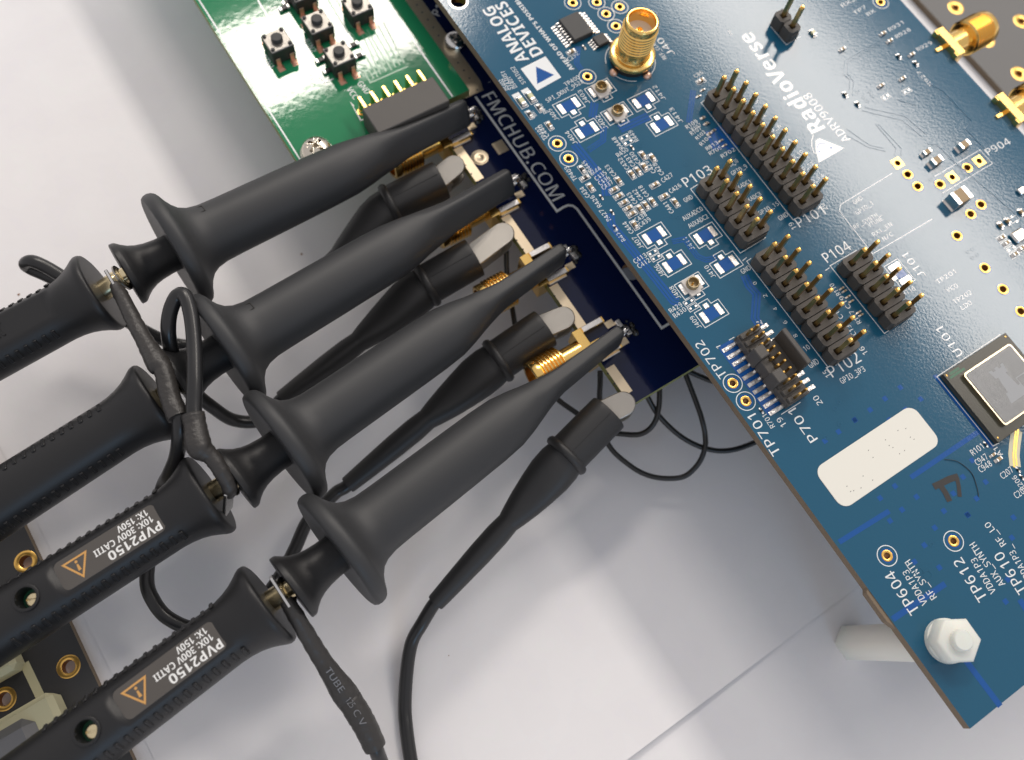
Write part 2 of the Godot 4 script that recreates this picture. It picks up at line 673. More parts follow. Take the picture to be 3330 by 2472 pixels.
func table() -> void:
	var t := MB.new()
	t.box(Vector3(0, TABLE - 12.0, 0), Vector3(1400, 24, 1400))
	var o := obj("tabletop", [[t, mats["paper"]]], self)
	tag(o, "white tabletop under everything", "", "", "structure")
	# the upper sheet: its lower edge runs from a to b and lifts off towards a
	var a := Vector3(-64.7, -27, 78.61)
	var b := Vector3(-14.95, -27.7, 77.83)
	var e0 := Vector2(a.x, a.z)
	var e1 := Vector2(b.x, b.z)
	var d := (e1 - e0).normalized()
	e0 -= d * 60.0
	var away := Vector2(d.y, -d.x)
	if away.dot(Vector2(-60, 0) - e0) < 0.0:
		away = -away
	var mb := MB.new()
	var nu := 40
	var nv := 24
	var L := 330.0
	var f := func(i: int, j: int) -> Vector3:
		var s := float(i) / nu
		var w := pow(float(j) / nv, 1.6)
		var p := e0 + d * (s * L) + away * (w * 230.0)
		var lift := 2.2 * pow(1.0 - clampf((s * L - 20.0) / 110.0, 0.0, 1.0), 1.5) * pow(maxf(0.0, 1.0 - w * 230.0 / 38.0), 2.0)
		return Vector3(p.x, TABLE + 0.14 + lift, p.y)
	for i in nu:
		for j in nv:
			var q := [f.call(i, j), f.call(i + 1, j), f.call(i + 1, j + 1), f.call(i, j + 1)]
			var nn: Vector3 = (q[1] - q[0]).cross(q[3] - q[0]).normalized()
			if nn.y < 0.0:
				nn = -nn
			mb.quad(q[0], q[1], q[2], q[3], nn)
			var dn := Vector3(0, -0.1, 0)
			mb.quad(q[0] + dn, q[1] + dn, q[2] + dn, q[3] + dn, -nn)
			if j == 0:
				mb.quad(q[0], q[1], q[1] + dn, q[0] + dn, Vector3(-away.x, 0, -away.y))
	o = obj("paper_sheet", [[mb, mats["paper"]]], self)
	for c in [Vector2(-67.37, -23.59), Vector2(-61.6, 69.32), Vector2(-80.69, 50.93), Vector2(-113.24, -40.7), Vector2(-78.94, 65.29), Vector2(-96.72, 42.1), Vector2(-60.43, 55.61)]:
		var sp := MB.new()
		sp.lathe(Vector3(c.x, TABLE + 0.16, c.y), UP, [[0.0, 0.22], [0.09, 0.16], [0.12, 0.0]], 7)
		obj("speck", [[sp, mats["speck"]]], o)
	tag(o, "sheet of white paper with a lifted straight edge running under the blue board", "paper")


# A raised annular pad with its plated bore.
func ring_pad(parent: Node, called: String, c: Vector2, y: float, hole: float, outer: float, square := false, depth := 1.5, ring_mat := "gold_ring", bore_mat := "bore") -> MeshInstance3D:
	var k := "%s %s %s %s %s %s" % [hole, outer, square, depth, ring_mat, bore_mat]
	if not cache.has(k):
		var r := MB.new()
		var w := MB.new()
		if square:
			for q in 24:
				var a := Vector2.from_angle(TAU * q / 24)
				var b := Vector2.from_angle(TAU * (q + 1) / 24)
				var sa := a / maxf(absf(a.x), absf(a.y)) * outer
				var sb := b / maxf(absf(b.x), absf(b.y)) * outer
				r.quad(Vector3(a.x * hole, 0.04, a.y * hole), Vector3(b.x * hole, 0.04, b.y * hole), Vector3(sb.x, 0.04, sb.y), Vector3(sa.x, 0.04, sa.y), UP)
				var nn := Vector3(sb.y - sa.y, 0, sa.x - sb.x).normalized()
				r.quad(Vector3(sa.x, 0.04, sa.y), Vector3(sb.x, 0.04, sb.y), Vector3(sb.x, 0, sb.y), Vector3(sa.x, 0, sa.y), nn)
		else:
			r.lathe(Vector3.ZERO, UP, [[0.0, outer], [0.03, outer - 0.01], [0.045, outer - 0.05], [0.045, hole + 0.03], [0.02, hole]], 28)
		w.lathe(Vector3.ZERO, UP, [[0.02, hole], [-depth, hole - 0.02]], 24)
		for q in 24:
			w.n[q] = w.n[q]
		cache[k] = mesh_of([[r, mats[ring_mat]], [w, mats[bore_mat]]])
	return put(called, cache[k], parent, Vector3(c.x, y, c.y))





func grey_boards() -> void:
	var y := -26.4
	# lower left, under the probe handles
	var r1 := [Vector2(-129.42, 3.87), Vector2(-130.12, 21.89), Vector2(-139.73, 21.28)]
	var holes := []
	for c in r1:
		holes.append([c.x, c.y, 1.0])
	var t := thing("grey_circuit_board", "dark grey circuit board toned for shade, with cream connectors lying under the probe handles", "circuit board")
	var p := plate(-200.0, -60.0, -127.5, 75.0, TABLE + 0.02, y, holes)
	obj("board", [[p[0], mats["shaded_grey_mask"]], [p[1], mats["laminate"]], [p[2], mats["bore"]]], t)
	for c in r1:
		ring_pad(t, "plated_hole", c, y, 1.0, 1.75, false, 1.3, "gold_ring", "bore")
	# connector: a grey shell set in a cream frame, its long side across
	var q := Vector2(-134.08, 24.44)
	var cream := MB.new()
	cream.box(Vector3(q.x - 7.0, -24.1, q.y + 7.5), Vector3(17.4, 4.6, 15.0), 0.8)
	obj("connector_base", [[cream, mats["cream"]]], t)
	var shell := MB.new()
	shell.box(Vector3(q.x - 10.0, -22.9, q.y + 8.4), Vector3(17.0, 5.2, 13.4), 1.4)
	shell.box(Vector3(q.x - 10.0, -20.27, q.y + 8.4), Vector3(15.0, 0.12, 0.3), 0.02)
	obj("connector_shell", [[shell, mats["shell_grey"]]], t)
	var s2 := MB.new()
	var z := Vector2(-135.01, 19.54)
	s2.box(Vector3(z.x - 6.0, -24.2, z.y - 6.0), Vector3(12.0, 4.4, 11.0), 0.8)
	obj("connector_base", [[s2, mats["cream"]]], t)
	var st := MB.new()
	st.ribbon([Vector2(-135.36, 18.02), Vector2(-135.23, 23.66)], 1.3, y + 0.03)
	obj("print_line", [[st, mats["cream"]]], t)
	# upper right, beyond the blue board
	var r2 := [Vector2(82.57, -6.52), Vector2(82.71, 3.6), Vector2(93.43, 3.43), Vector2(82.93, 13.61)]
	holes = []
	for c in r2:
		holes.append([c.x, c.y, 0.75])
	t = thing("grey_circuit_board", "plain mid grey circuit board with gold ringed holes beyond the blue board's connectors", "circuit board")
	p = plate(76.5, -90.0, 190.0, 90.0, TABLE + 0.02, y, holes)
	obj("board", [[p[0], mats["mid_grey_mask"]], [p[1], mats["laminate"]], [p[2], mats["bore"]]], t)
	for c in r2:
		ring_pad(t, "plated_hole", c, y, 0.75, 1.75, false, 1.3, "gold_ring", "bore")


func sma_edge(parent: Node, at: Vector3, turn: float, called: String, leg: float) -> void:
	# local: +x runs out from the board's edge; the origin is the edge at mid height of the board
	if not cache.has(called):
		var b := MB.new()
		b.box(Vector3(0.85, 0, 0), Vector3(1.7, 4.0, 6.3), 0.08)
		for s: float in [-1.0, 1.0]:
			for yy: float in [-1.0, 1.0]:
				b.box(Vector3(-leg / 2.0, yy * 1.4, s * 2.6), Vector3(leg, 1.1, 1.0), 0.06)
		var tin := MB.new()
		for q: float in [-1.0, 1.0]:
			tin.box(Vector3(-leg / 2.0 + 0.1, 1.97, q * 2.6), Vector3(leg - 0.5, 0.07, 0.9), 0.03)
			tin.box(Vector3(-leg / 2.0 + 0.1, 0.95, q * 3.2), Vector3(leg - 0.7, 0.3, 0.35), 0.1)
		b.lathe(Vector3.ZERO, Vector3.RIGHT, [[1.6, 2.05], [5.2, 2.05], [5.3, 2.6]], 32)
		var th := MB.new()
		var prof := [[5.3, 0.0], [5.3, 2.75]]
		var x := 5.4
		for i in 7:
			prof.append_array([[x, 2.75], [x + 0.17, 3.12], [x + 0.27, 3.12], [x + 0.44, 2.75]])
			x += 0.6
		prof.append_array([[x + 0.1, 2.75], [x + 0.15, 2.95], [x + 1.1, 2.95], [x + 1.25, 2.8], [x + 1.25, 2.3], [x - 2.5, 2.25]])
		th.lathe(Vector3.ZERO, Vector3.RIGHT, prof, 36)
		var te := MB.new()
		te.lathe(Vector3.ZERO, Vector3.RIGHT, [[x - 2.2, 2.25], [x - 2.2, 0.7]], 28)
		var pi_ := MB.new()
		pi_.lathe(Vector3.ZERO, Vector3.RIGHT, [[x - 2.3, 0.68], [x - 0.4, 0.66], [x - 0.35, 0.5], [x - 1.2, 0.0]], 20)
		var ct := MB.new()
		ct.box(Vector3(-1.0, 0.95, 0), Vector3(2.0, 0.4, 0.7), 0.05)
		cache[called] = [mesh_of([[b, mats["gold"]], [tin, mats["solder"]]]) if leg > 2.0 else mesh_of([[b, mats["gold"]]]), mesh_of([[th, mats["gold"]]]), mesh_of([[te, mats["teflon"]]]), mesh_of([[pi_, mats["gold"]]]), mesh_of([[ct, mats["gold"]]])]
	var c: Array = cache[called]
	var o := put("coaxial_connector", c[0], parent, at, Basis(UP, turn))
	put("threaded_barrel", c[1], o)
	put("insulator", c[2], o)
	put("centre_socket", c[3], o)
	put("centre_contact", c[4], o)


func carrier() -> void:
	var y := CARRIER_TOP
	var t := thing("navy_circuit_board", "dark navy carrier circuit board gripped by the probe tips, beneath the blue board", "circuit board")
	var x0 := -37.6
	var big := Vector2(-24.22, 14.93)
	var p := plate(x0, -80.0, 40.0, 34.3, y - 1.6, y, [[big.x + 0.2, big.y, 1.6], [Vector2(-24.88, -39.35).x, Vector2(-24.88, -39.35).y, 1.5]])
	obj("board", [[p[0], mats["navy_mask"]], [p[1], mats["green_laminate"]], [p[2], mats["bore"]]], t)
	var ink := MB.new()
	print_on(ink, "FMCHUB.COM", Vector2(-27.58, -27.09), Vector2(-28.2, -2.75), 2.35, y + 0.03, sans)
	ink.ribbon([Vector2(-28.48, -27.54), Vector2(-28.57, -0.85), Vector2(-27.15, -0.97), Vector2(-26.27, -0.88), Vector2(-25.59, -0.4), Vector2(-25.3, 0.45), Vector2(-25.54, 25.95), Vector2(-21.23, 25.89)], 0.42, y + 0.025)
	print_on(ink, "P1", Vector2(-25.05, -45.84), Vector2(-23.26, -47.06), 1.6, y + 0.03, mono)
	print_on(ink, "8", Vector2(-24.91, -28.98), Vector2(-24.42, -28.92), 0.1, y + 0.03, mono)
	obj("silkscreen_lettering", [[ink, mats["navy_print"]]], t)
	# gold strips along the left edge, with their vias
	var strips := [[Vector2(-37.9, -19.97), Vector2(-36.56, -12.56)], [Vector2(-37.96, -4.43), Vector2(-36.83, 3.44)], [Vector2(-37.98, 10.51), Vector2(-36.8, 19.61)], [Vector2(-37.73, 27.17), Vector2(-37.57, 32.42)]]
	var vias := [[Vector2(-37.44, -18.18), Vector2(-37.44, -16.23), Vector2(-37.43, -14.27)], [Vector2(-37.51, -3.5), Vector2(-37.58, 0.47), Vector2(-37.56, 2.44)], [Vector2(-37.65, 12.27), Vector2(-37.65, 14.25), Vector2(-37.7, 18.2)], [Vector2(-37.71, 28.01), Vector2(-37.8, 29.94)]]
	var extra := [[], [Vector2(-37.57, 0.48), Vector2(-37.56, 2.43)], [], []]
	for i in 4:
		var g := MB.new()
		g.box(Vector3(x0 + 0.83, y + 0.02, (strips[i][0].y + strips[i][1].y) / 2.0), Vector3(1.62, 0.04, strips[i][1].y - strips[i][0].y))
		var o := obj("gold_strip", [[g, mats["gold_pad"]]], t)
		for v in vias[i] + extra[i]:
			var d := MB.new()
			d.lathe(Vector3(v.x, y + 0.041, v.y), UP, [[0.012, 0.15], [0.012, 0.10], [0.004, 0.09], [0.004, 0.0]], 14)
			obj("via", [[d, mats["navy_mask"]]], o)  # dark disc painted in place of the shade inside the hole
	var top := MB.new()
	top.prism(PackedVector2Array([Vector2(-32.0, -79.0), Vector2(-25.9, -79.0), Vector2(-25.9, -30.0), Vector2(-26.5, -28.05), Vector2(-32.0, -28.05)]), y, y + 0.04)
	var strip := obj("gold_strip", [[top, mats["gold_pad"]]], t)
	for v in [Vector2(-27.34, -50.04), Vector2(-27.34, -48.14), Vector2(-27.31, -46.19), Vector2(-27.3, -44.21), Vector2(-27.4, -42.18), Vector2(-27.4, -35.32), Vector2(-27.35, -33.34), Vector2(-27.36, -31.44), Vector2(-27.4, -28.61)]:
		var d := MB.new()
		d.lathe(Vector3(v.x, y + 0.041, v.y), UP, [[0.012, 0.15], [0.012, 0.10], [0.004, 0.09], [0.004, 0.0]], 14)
		obj("via", [[d, mats["navy_mask"]]], strip)  # again a dark disc for the shade down each hole
	var rd := Vector2(-34.43, -16.39)
	var pad := MB.new()
	pad.lathe(Vector3(rd.x, y, rd.y), UP, [[0.0, 1.5], [0.05, 1.48], [0.05, 1.36], [0.03, 1.34], [0.03, 0.5], [0.06, 0.45], [0.06, 0.0]], 36)
	obj("round_pad", [[pad, mats["gold_pad"]]], t)
	var sq := Vector2(-30.2, -16.45)
	var pb := MB.new()
	pb.box(Vector3(sq.x, y + 0.02, sq.y), Vector3(2.1, 0.04, 2.5))
	obj("square_pad", [[pb, mats["gold_pad"]]], t)
	# pads and parts under the probe tips, 15.75 mm apart
	for k in 4:
		var z := 6.95 + 15.6 * (k - 2) + (0.8 if k < 2 else 0.0)
		sma_edge(t, Vector3(x0, y - 0.8, z), PI, "carrier coax", 4.2)
		var dz := 15.75 * (k - 2)
		var a := Vector2(-32.87, 5.23)
		var b := Vector2(-32.68, 9)
		for s in [a, b]:
			var g := MB.new()
			g.box(Vector3(s.x + 0.3, y + 0.02, s.y + dz), Vector3(1.5, 0.04, 1.2))
			obj("gold_pad", [[g, mats["gold_pad"]]], t)
		var c1 := Vector2(-31.51, 6.15)
		var c2 := Vector2(-30.97, 7.97)
		for s in [c1, c2]:
			var g := MB.new()
			g.box(Vector3(s.x, y + 0.5, s.y + dz), Vector3(0.85, 0.9, 1.35), 0.1)
			obj("soldered_chip", [[g, mats["solder"]]], t)
		var rng := RandomNumberGenerator.new()
		rng.seed = 40 + k
		var fl := MB.new()
		var c := Vector2(-30.5, 7.4)
		for i in 13:
			var r := rng.randf_range(0.25, 0.62)
			var q := Vector3(c.x + rng.randf_range(-0.9, 1.0), y + 0.1, c.y + dz + rng.randf_range(-1.2, 1.5))
			fl.lathe(q, Vector3(rng.randf_range(-0.3, 0.3), 1, rng.randf_range(-0.3, 0.3)), [[-0.1, r], [r * 0.5, r * 0.82], [r * 0.85, r * 0.4], [r * 0.95, 0.0]], 10)
		var fo := obj("flux_residue", [[fl, mats["flux"]]], t)
		tag(fo, "", "", "", "stuff")
	# the stacking connector between the two boards
	var st := MB.new()
	st.box(Vector3(10.0, (y - 1.6) / 2.0, -2.0), Vector3(12.0, -y - 1.62, 52.0), 0.3)
	obj("stacking_connector", [[st, mats["header_dark"]]], t)


# ---------------------------------------------------------------- the blue board; its top is y = 0
var ink: MB
var bare: MB
var blue: Node3D


func header(o: Vector3, cols: int, rows: int, called := "pin_header") -> void:
	if not cache.has("unit%d" % rows):
		var b := MB.new()
		for r in rows:
			for s: float in ([-1.0, 1.0] if rows == 1 else [1.0]):
				var side := s if rows == 1 else (-1.0 if r == 0 else 1.0)
				var w := 1.25 if rows == 1 else 2.49
				var x := (r - (rows - 1) / 2.0) * 2.54
				var zz := 1.2
				var cc := 0.42
				var f := func(px: float, pz: float, yy: float) -> Vector3: return Vector3(px * side, yy, pz)
				var O := [[0.0, -zz], [w - cc, -zz], [w, -zz + cc], [w, zz - cc], [w - cc, zz], [0.0, zz]]
				var ix := absf(x)
				var h := 0.52
				var I := [[ix - h, -h], [ix + h, -h], [ix + h, h], [ix - h, h]] if rows == 2 else [[0.0, -h], [h, -h], [h, h], [0.0, h]]
				var T := [[0, 1, 11], [0, 11, 10], [1, 2, 11], [2, 3, 12], [2, 12, 11], [3, 4, 12], [4, 5, 13], [4, 13, 12], [5, 0, 10], [5, 10, 13]]
				for tr in T:
					var q: Array[Vector3] = []
					for i in tr:
						q.append(f.call(I[i - 10][0], I[i - 10][1], 2.5) if i >= 10 else f.call(O[i][0], O[i][1], 2.5))
					if (q[1] - q[0]).cross(q[2] - q[0]).length() > 1e-6:
						b.flat(q[0], q[1], q[2], UP)
				for i in 5:
					var a: Vector3 = f.call(O[i][0], O[i][1], 0.15)
					var c: Vector3 = f.call(O[i + 1][0], O[i + 1][1], 0.15)
					var nn := Vector3(O[i + 1][1] - O[i][1], 0, -(O[i + 1][0] - O[i][0])).normalized()
					nn.x *= side
					b.quad(a, c, c + UP * 2.35, a + UP * 2.35, nn)
				for i in 4:
					if rows == 1 and i == 3:
						continue
					var a: Vector3 = f.call(I[i][0], I[i][1], 1.7)
					var c: Vector3 = f.call(I[(i + 1) % 4][0], I[(i + 1) % 4][1], 1.7)
					b.quad(a, c, c + UP * 0.8, a + UP * 0.8, (Vector3(x if rows == 2 else 0.0, 1.7, 0) - (a + c) / 2.0).normalized())
				b.quad(f.call(I[0][0], I[0][1], 1.7), f.call(I[1][0], I[1][1], 1.7), f.call(I[2][0], I[2][1], 1.7), f.call(I[3][0], I[3][1], 1.7), UP)
		# the lower web that joins neighbouring units
		b.box(Vector3(0, 0.95, 1.27), Vector3((1.6 if rows == 1 else 3.9), 1.5, 0.2))
		cache["unit%d" % rows] = b
		var p := MB.new()
		p.box(Vector3(0, 4.0, 0), Vector3(0.62, 5.6, 0.62))
		p.lathe(Vector3(0, 6.8, 0), UP, [[0.0, 0.0], [0.0, 0.437], [0.38, 0.2], [0.42, 0.0]], 4)
		var g := MB.new()
		g.box(Vector3(0, 6.72, 0), Vector3(0.645, 0.3, 0.645), 0.05)
		g.box(Vector3(0, 7.0, 0), Vector3(0.6, 0.34, 0.6), 0.16)
		p = MB.new()
		p.box(Vector3(0, 4.2, 0), Vector3(0.62, 4.8, 0.62))
		cache["pin"] = mesh_of([[p, mats["pin_metal"]], [g, mats["pin_gold"]]])
	var u: MB = cache["unit%d" % rows]
	var all := MB.new()
	for c in cols:
		for i in u.v.size():
			all.v.append(u.v[i] + Vector3(0, 0, c * 2.54))
			all.n.append(u.n[i])
	var hd := obj(called, [[all, mats["header_plastic"]]], blue, o + Vector3(1.27 * (rows - 1), 0, 0))
	for c in cols:
		for r in rows:
			put("pin", cache["pin"], hd, Vector3((r - (rows - 1) / 2.0) * 2.54, 0, c * 2.54))


# A two-terminal chip: long side along x, or along z when turned.
func chip(c: Vector2, along_z: bool, l: float, w: float, h: float, body := "chip_tan", called := "chip_capacitor", framed := true) -> void:
	var k := "chip %s %s %s %s" % [l, w, h, body]
	if not cache.has(k):
		var b := MB.new()
		b.box(Vector3(0, h / 2.0 + 0.03, 0), Vector3(l * 0.5, h * 0.97, w * 0.96), 0.02)
		var e := MB.new()
		for s: float in [-1.0, 1.0]:
			e.box(Vector3(s * l * 0.375, h / 2.0 + 0.03, 0), Vector3(l * 0.25, h, w), 0.05)
			e.box(Vector3(s * (l * 0.5 + 0.08), 0.07, 0), Vector3(0.34, 0.14, w * 1.02), 0.06)
		cache[k] = mesh_of([[b, mats[body]], [e, mats["solder"]]])
	put(called, cache[k], blue, Vector3(c.x, 0, c.y), Basis(UP, PI / 2) if along_z else Basis())
	if framed:
		var hx := (l / 2.0 + 0.36) if not along_z else (w / 2.0 + 0.17)
		var hz := (l / 2.0 + 0.36) if along_z else (w / 2.0 + 0.17)
		ink.ribbon([c + Vector2(-hx, -hz), c + Vector2(hx, -hz), c + Vector2(hx, hz), c + Vector2(-hx, hz)], 0.09, 0.022, true)


func pad(c: Vector2, sx: float, sz: float, called := "solder_pad") -> void:
	var k := "pad %s %s" % [sx, sz]
	if not cache.has(k):
		var b := MB.new()
		b.box(Vector3(0, 0.035, 0), Vector3(sx, 0.11, sz), 0.07)
		cache[k] = mesh_of([[b, mats["solder"]]])
	put(called, cache[k], blue, Vector3(c.x, 0, c.y))


func pad_pair(a: Vector2, b: Vector2, s := 0.3) -> void:
	pad(a, s, s)
	pad(b, s, s)


# An unfilled coaxial footprint: two long pads, a short one towards sg, bare ground between.
func footprint(c: Vector2, sg: float) -> void:
	pad(c + Vector2(-1.42, 0), 0.85, 1.95)
	pad(c + Vector2(1.42, 0), 0.85, 1.95)
	pad(c + Vector2(0, sg * 1.45), 0.85, 0.85)
	bare.sheet(rect(c.x - 0.95, c.y - 0.95, c.x + 0.95, c.y + 0.95), 0.012)
	coax_outline(c, sg)


func coax_outline(c: Vector2, sg: float) -> void:
	var pts := []
	for p in [[-2.3, -1.4], [2.3, -1.4], [2.3, 1.4], [0.9, 1.4], [0.9, 2.3], [-0.9, 2.3], [-0.9, 1.4], [-2.3, 1.4]]:
		pts.append(c + Vector2(p[0], p[1] * sg))
	ink.ribbon(pts, 0.11, 0.022, true)


func micro_coax(c: Vector2) -> void:
	if not cache.has("ufl"):
		var b := MB.new()
		b.box(Vector3(0, 0.22, 0), Vector3(2.5, 0.42, 2.6), 0.06)
		b.box(Vector3(-0.3, 0.26, 0.2), Vector3(1.9, 0.44, 2.9), 0.06)
		var can := MB.new()
		can.lathe(Vector3(0, 0.4, 0), UP, [[0.0, 1.0], [0.75, 0.98], [0.85, 0.92], [0.85, 0.8], [0.1, 0.8]], 32)
		var fl := MB.new()
		fl.lathe(Vector3(0, 0.45, 0), UP, [[0.04, 0.8], [0.04, 0.0]], 28)
		var p := MB.new()
		p.lathe(Vector3(0, 0.45, 0), UP, [[0.0, 0.17], [0.55, 0.16], [0.68, 0.07], [0.7, 0.0]], 14)
		var tabs := MB.new()
		for s: float in [-1.0, 1.0]:
			tabs.box(Vector3(s * 1.55, 0.1, -0.1), Vector3(0.8, 0.2, 1.9), 0.06)
		tabs.box(Vector3(0, 0.1, 1.6), Vector3(0.7, 0.18, 0.7), 0.06)
		cache["ufl"] = [mesh_of([[b, mats["socket_white"]]]), mesh_of([[can, mats["bronze"]]]), mesh_of([[fl, mats["bronze"]]]), mesh_of([[p, mats["gold"]]]), mesh_of([[tabs, mats["solder"]]])]
	var k: Array = cache["ufl"]
	var o := put("micro_coax_socket", k[0], blue, Vector3(c.x, 0, c.y))
	put("socket_ring", k[1], o)
	put("socket_floor", k[2], o)
	put("centre_pin", k[3], o)
	put("solder_tab", k[4], o)
	coax_outline(c, 1.0)


# A gull-wing package lying on the board: leads along the two sides across x.
func gull_chip(c: Vector2, sx: float, sz: float, h: float, n_leads: int, pitch: float, reach: float, lw: float) -> void:
	var b := MB.new()
	b.box(Vector3(0, h / 2.0 + 0.08, 0), Vector3(sx, h, sz), 0.12)
	var o := obj("integrated_circuit", [[b, mats["chip_black"]]], blue, Vector3(c.x, 0, c.y))
	var l := MB.new()
	l.box(Vector3(reach * 0.18, h * 0.55, 0), Vector3(reach * 0.4, 0.14, lw), 0.03)
	l.box(Vector3(reach * 0.45, h * 0.3, 0), Vector3(0.15, h * 0.55, lw), 0.03)
	l.box(Vector3(reach * 0.75, 0.09, 0), Vector3(reach * 0.6, 0.14, lw), 0.04)
	l.box(Vector3(reach * 0.85, 0.04, 0), Vector3(reach * 0.75, 0.07, lw * 1.35), 0.03)
	var m := mesh_of([[l, mats["solder"]]])
	for s: float in [-1.0, 1.0]:
		for i in n_leads:
			put("lead", m, o, Vector3(s * sx / 2.0, 0, (i - (n_leads - 1) / 2.0) * pitch), Basis(UP, 0.0 if s > 0 else PI))
	var dot := MB.new()
	dot.lathe(Vector3(sx * 0.36, h + 0.082, sz * 0.36), UP, [[0.0, 0.3], [0.004, 0.28], [0.004, 0.0]], 18)
	obj("pin_one_mark", [[dot, mats["chip_dark"]]], o)


func say(s: String, a: Vector2, b: Vector2, tall := 0.0, f: Font = null) -> void:
	print_on(ink, s, a, b, tall, 0.03, f if f else mono)


func blue_board() -> void:
	blue = thing("blue_circuit_board", "large glossy blue circuit board with pin headers, white print and two edge connectors", "circuit board")
	ink = MB.new()
	bare = MB.new()
	# test points: ring, bore, white circle
	var tp := [Vector2(-8.84, -28.65), Vector2(-5.07, -26.8), Vector2(-2.08, -24.1), Vector2(-5.04, -23.96), Vector2(-5.03, -21.02), Vector2(-15.21, -14.66), Vector2(-26.81, -6.18), Vector2(-26.79, -2.9), Vector2(-26.88, 41.15), Vector2(-26.88, 44.36), Vector2(-23.47, 72.75), Vector2(-13.83, 76.26), Vector2(40.33, -2.83)]
	var plain := [Vector2(20.7, 27), Vector2(20.67, 29.56), Vector2(24.29, 31.15), Vector2(30.64, 31.07), Vector2(27.81, 37.51), Vector2(25.02, 37.97), Vector2(20.23, 39.82), Vector2(20.28, 46.47), Vector2(20.28, 50.78), Vector2(20.12, 55.1)]
	var sq := [Vector2(20.6, 24.46), Vector2(33.32, 31.09), Vector2(27.03, 31.15)]
	var hole := Vector2(-26, -38.08)
	var nut := Vector2(-24.03, 85.82)
	var holes := [[hole.x, hole.y, 1.3], [nut.x - 0.35, nut.y, 1.75]]
	for c in tp:
		holes.append([c.x, c.y, 0.45])
	for c in plain + sq:
		holes.append([c.x, c.y, 0.52])
	var p := plate(-28.75, -75.0, 43.95, 95.9, -1.6, 0.0, holes)
	obj("board", [[p[0], mats["blue_mask"]], [p[1], mats["laminate"]], [p[2], mats["bore"]]], blue)
	var tab := MB.new()
	tab.prism(PackedVector2Array([Vector2(-28.74, 74.6), Vector2(-29.25, 75.2), Vector2(-29.3, 79.5), Vector2(-28.74, 81.0)]), -1.45, -0.12)
	obj("breakaway_tab", [[tab, mats["laminate"]]], blue)
	for c in tp:
		ring_pad(blue, "test_point", c, 0.0, 0.45, 0.82)
		ink.ring(c, 1.36, 1.49, 0.022, 40)
		bare.ring(c, 0.86, 1.05, 0.012)
	for c in plain:
		ring_pad(blue, "plated_hole", c, 0.0, 0.52, 0.93)
		bare.ring(c, 0.97, 1.12, 0.012)
	for c in sq:
		ring_pad(blue, "plated_hole", c, 0.0, 0.52, 0.92, true)
	var hr := MB.new()
	hr.lathe(Vector3(hole.x, 0.0, hole.y), UP, [[0.0, 1.75], [0.06, 1.7], [0.06, 1.34], [0.0, 1.3]], 40)
	obj("mounting_hole_ring", [[hr, mats["solder"]]], blue)
	# headers: the pins' first place and pitch 2.54
	header(Vector3(0, 0, 0), 10, 2)
	header(Vector3(-11.17, 0, 12.92), 5, 2)
	header(Vector3(-11.40, 0, 27.72), 8, 2)
	header(Vector3(-0.02, 0, 35.32), 5, 2)
	header(Vector3(20.3, 2.5, -7.54) - UP * 2.5, 2, 1)
	shrouded_header()
	upright_coax(Vector2(-6.95, -13.92))
	# chips with leads
	gull_chip(Vector2(-11.67, -23.63), 3.9, 4.9, 1.05, 8, 0.62, 1.25, 0.3)
	gull_chip(Vector2(-9.36, -19.49), 2.2, 2.1, 0.75, 4, 0.52, 0.7, 0.24)
	for c in [Vector2(-14.78, -11.41), Vector2(-15.06, -6.26), Vector2(-22.78, 25.21)]:
		micro_coax(c)
	for c in [Vector2(-21.17, -11.33), Vector2(-9.65, -6.26), Vector2(-22.76, 15.23), Vector2(-15.66, 19.27)]:
		footprint(c, 1.0)
	for c in [Vector2(-21.18, -5.94), Vector2(-9.68, -0.87), Vector2(-22.84, 20.81), Vector2(-15.86, 25.03), Vector2(-22.86, 30.51)]:
		footprint(c, -1.0)
	var jc := Vector2(7.4, 40.15)
	pad(jc + Vector2(0, -1.35), 2.2, 0.95)
	pad(jc + Vector2(0, 1.35), 2.2, 0.95)
	pad(jc + Vector2(-1.35, 0.1), 0.9, 0.9)
	bare.sheet(rect(jc.x - 0.8, jc.y - 0.8, jc.x + 0.95, jc.y + 0.8), 0.012)
	ink.ribbon([jc + Vector2(-1.5, -2.15), jc + Vector2(1.4, -2.15), jc + Vector2(1.4, 2.15), jc + Vector2(-1.5, 2.15)], 0.11, 0.022, true)
	small_chips()
	processor()
	markings()
	copper_marks()
	sma_edge(blue, Vector3(43.95, -0.8, 10.35), 0.0, "blue coax", 0.35)
	sma_edge(blue, Vector3(43.95, -0.8, 26.1), 0.0, "blue coax", 0.35)
	obj("silkscreen_lettering", [[ink, mats["white_print"]]], blue)
	var bo := obj("bare_laminate_print", [[bare, mats["blue_bare"]]], blue)
	tag(bo, "", "", "", "stuff")
	# sticker, ink and tape
	var st := MB.new()
	st.prism(round_rect(-24.75, 57.65, -5.5, 64.5, 1.55), 0.0, 0.09, 0.02)
	var so := obj("blank_sticker", [[st, mats["sticker"]]], blue)
	var sp := MB.new()
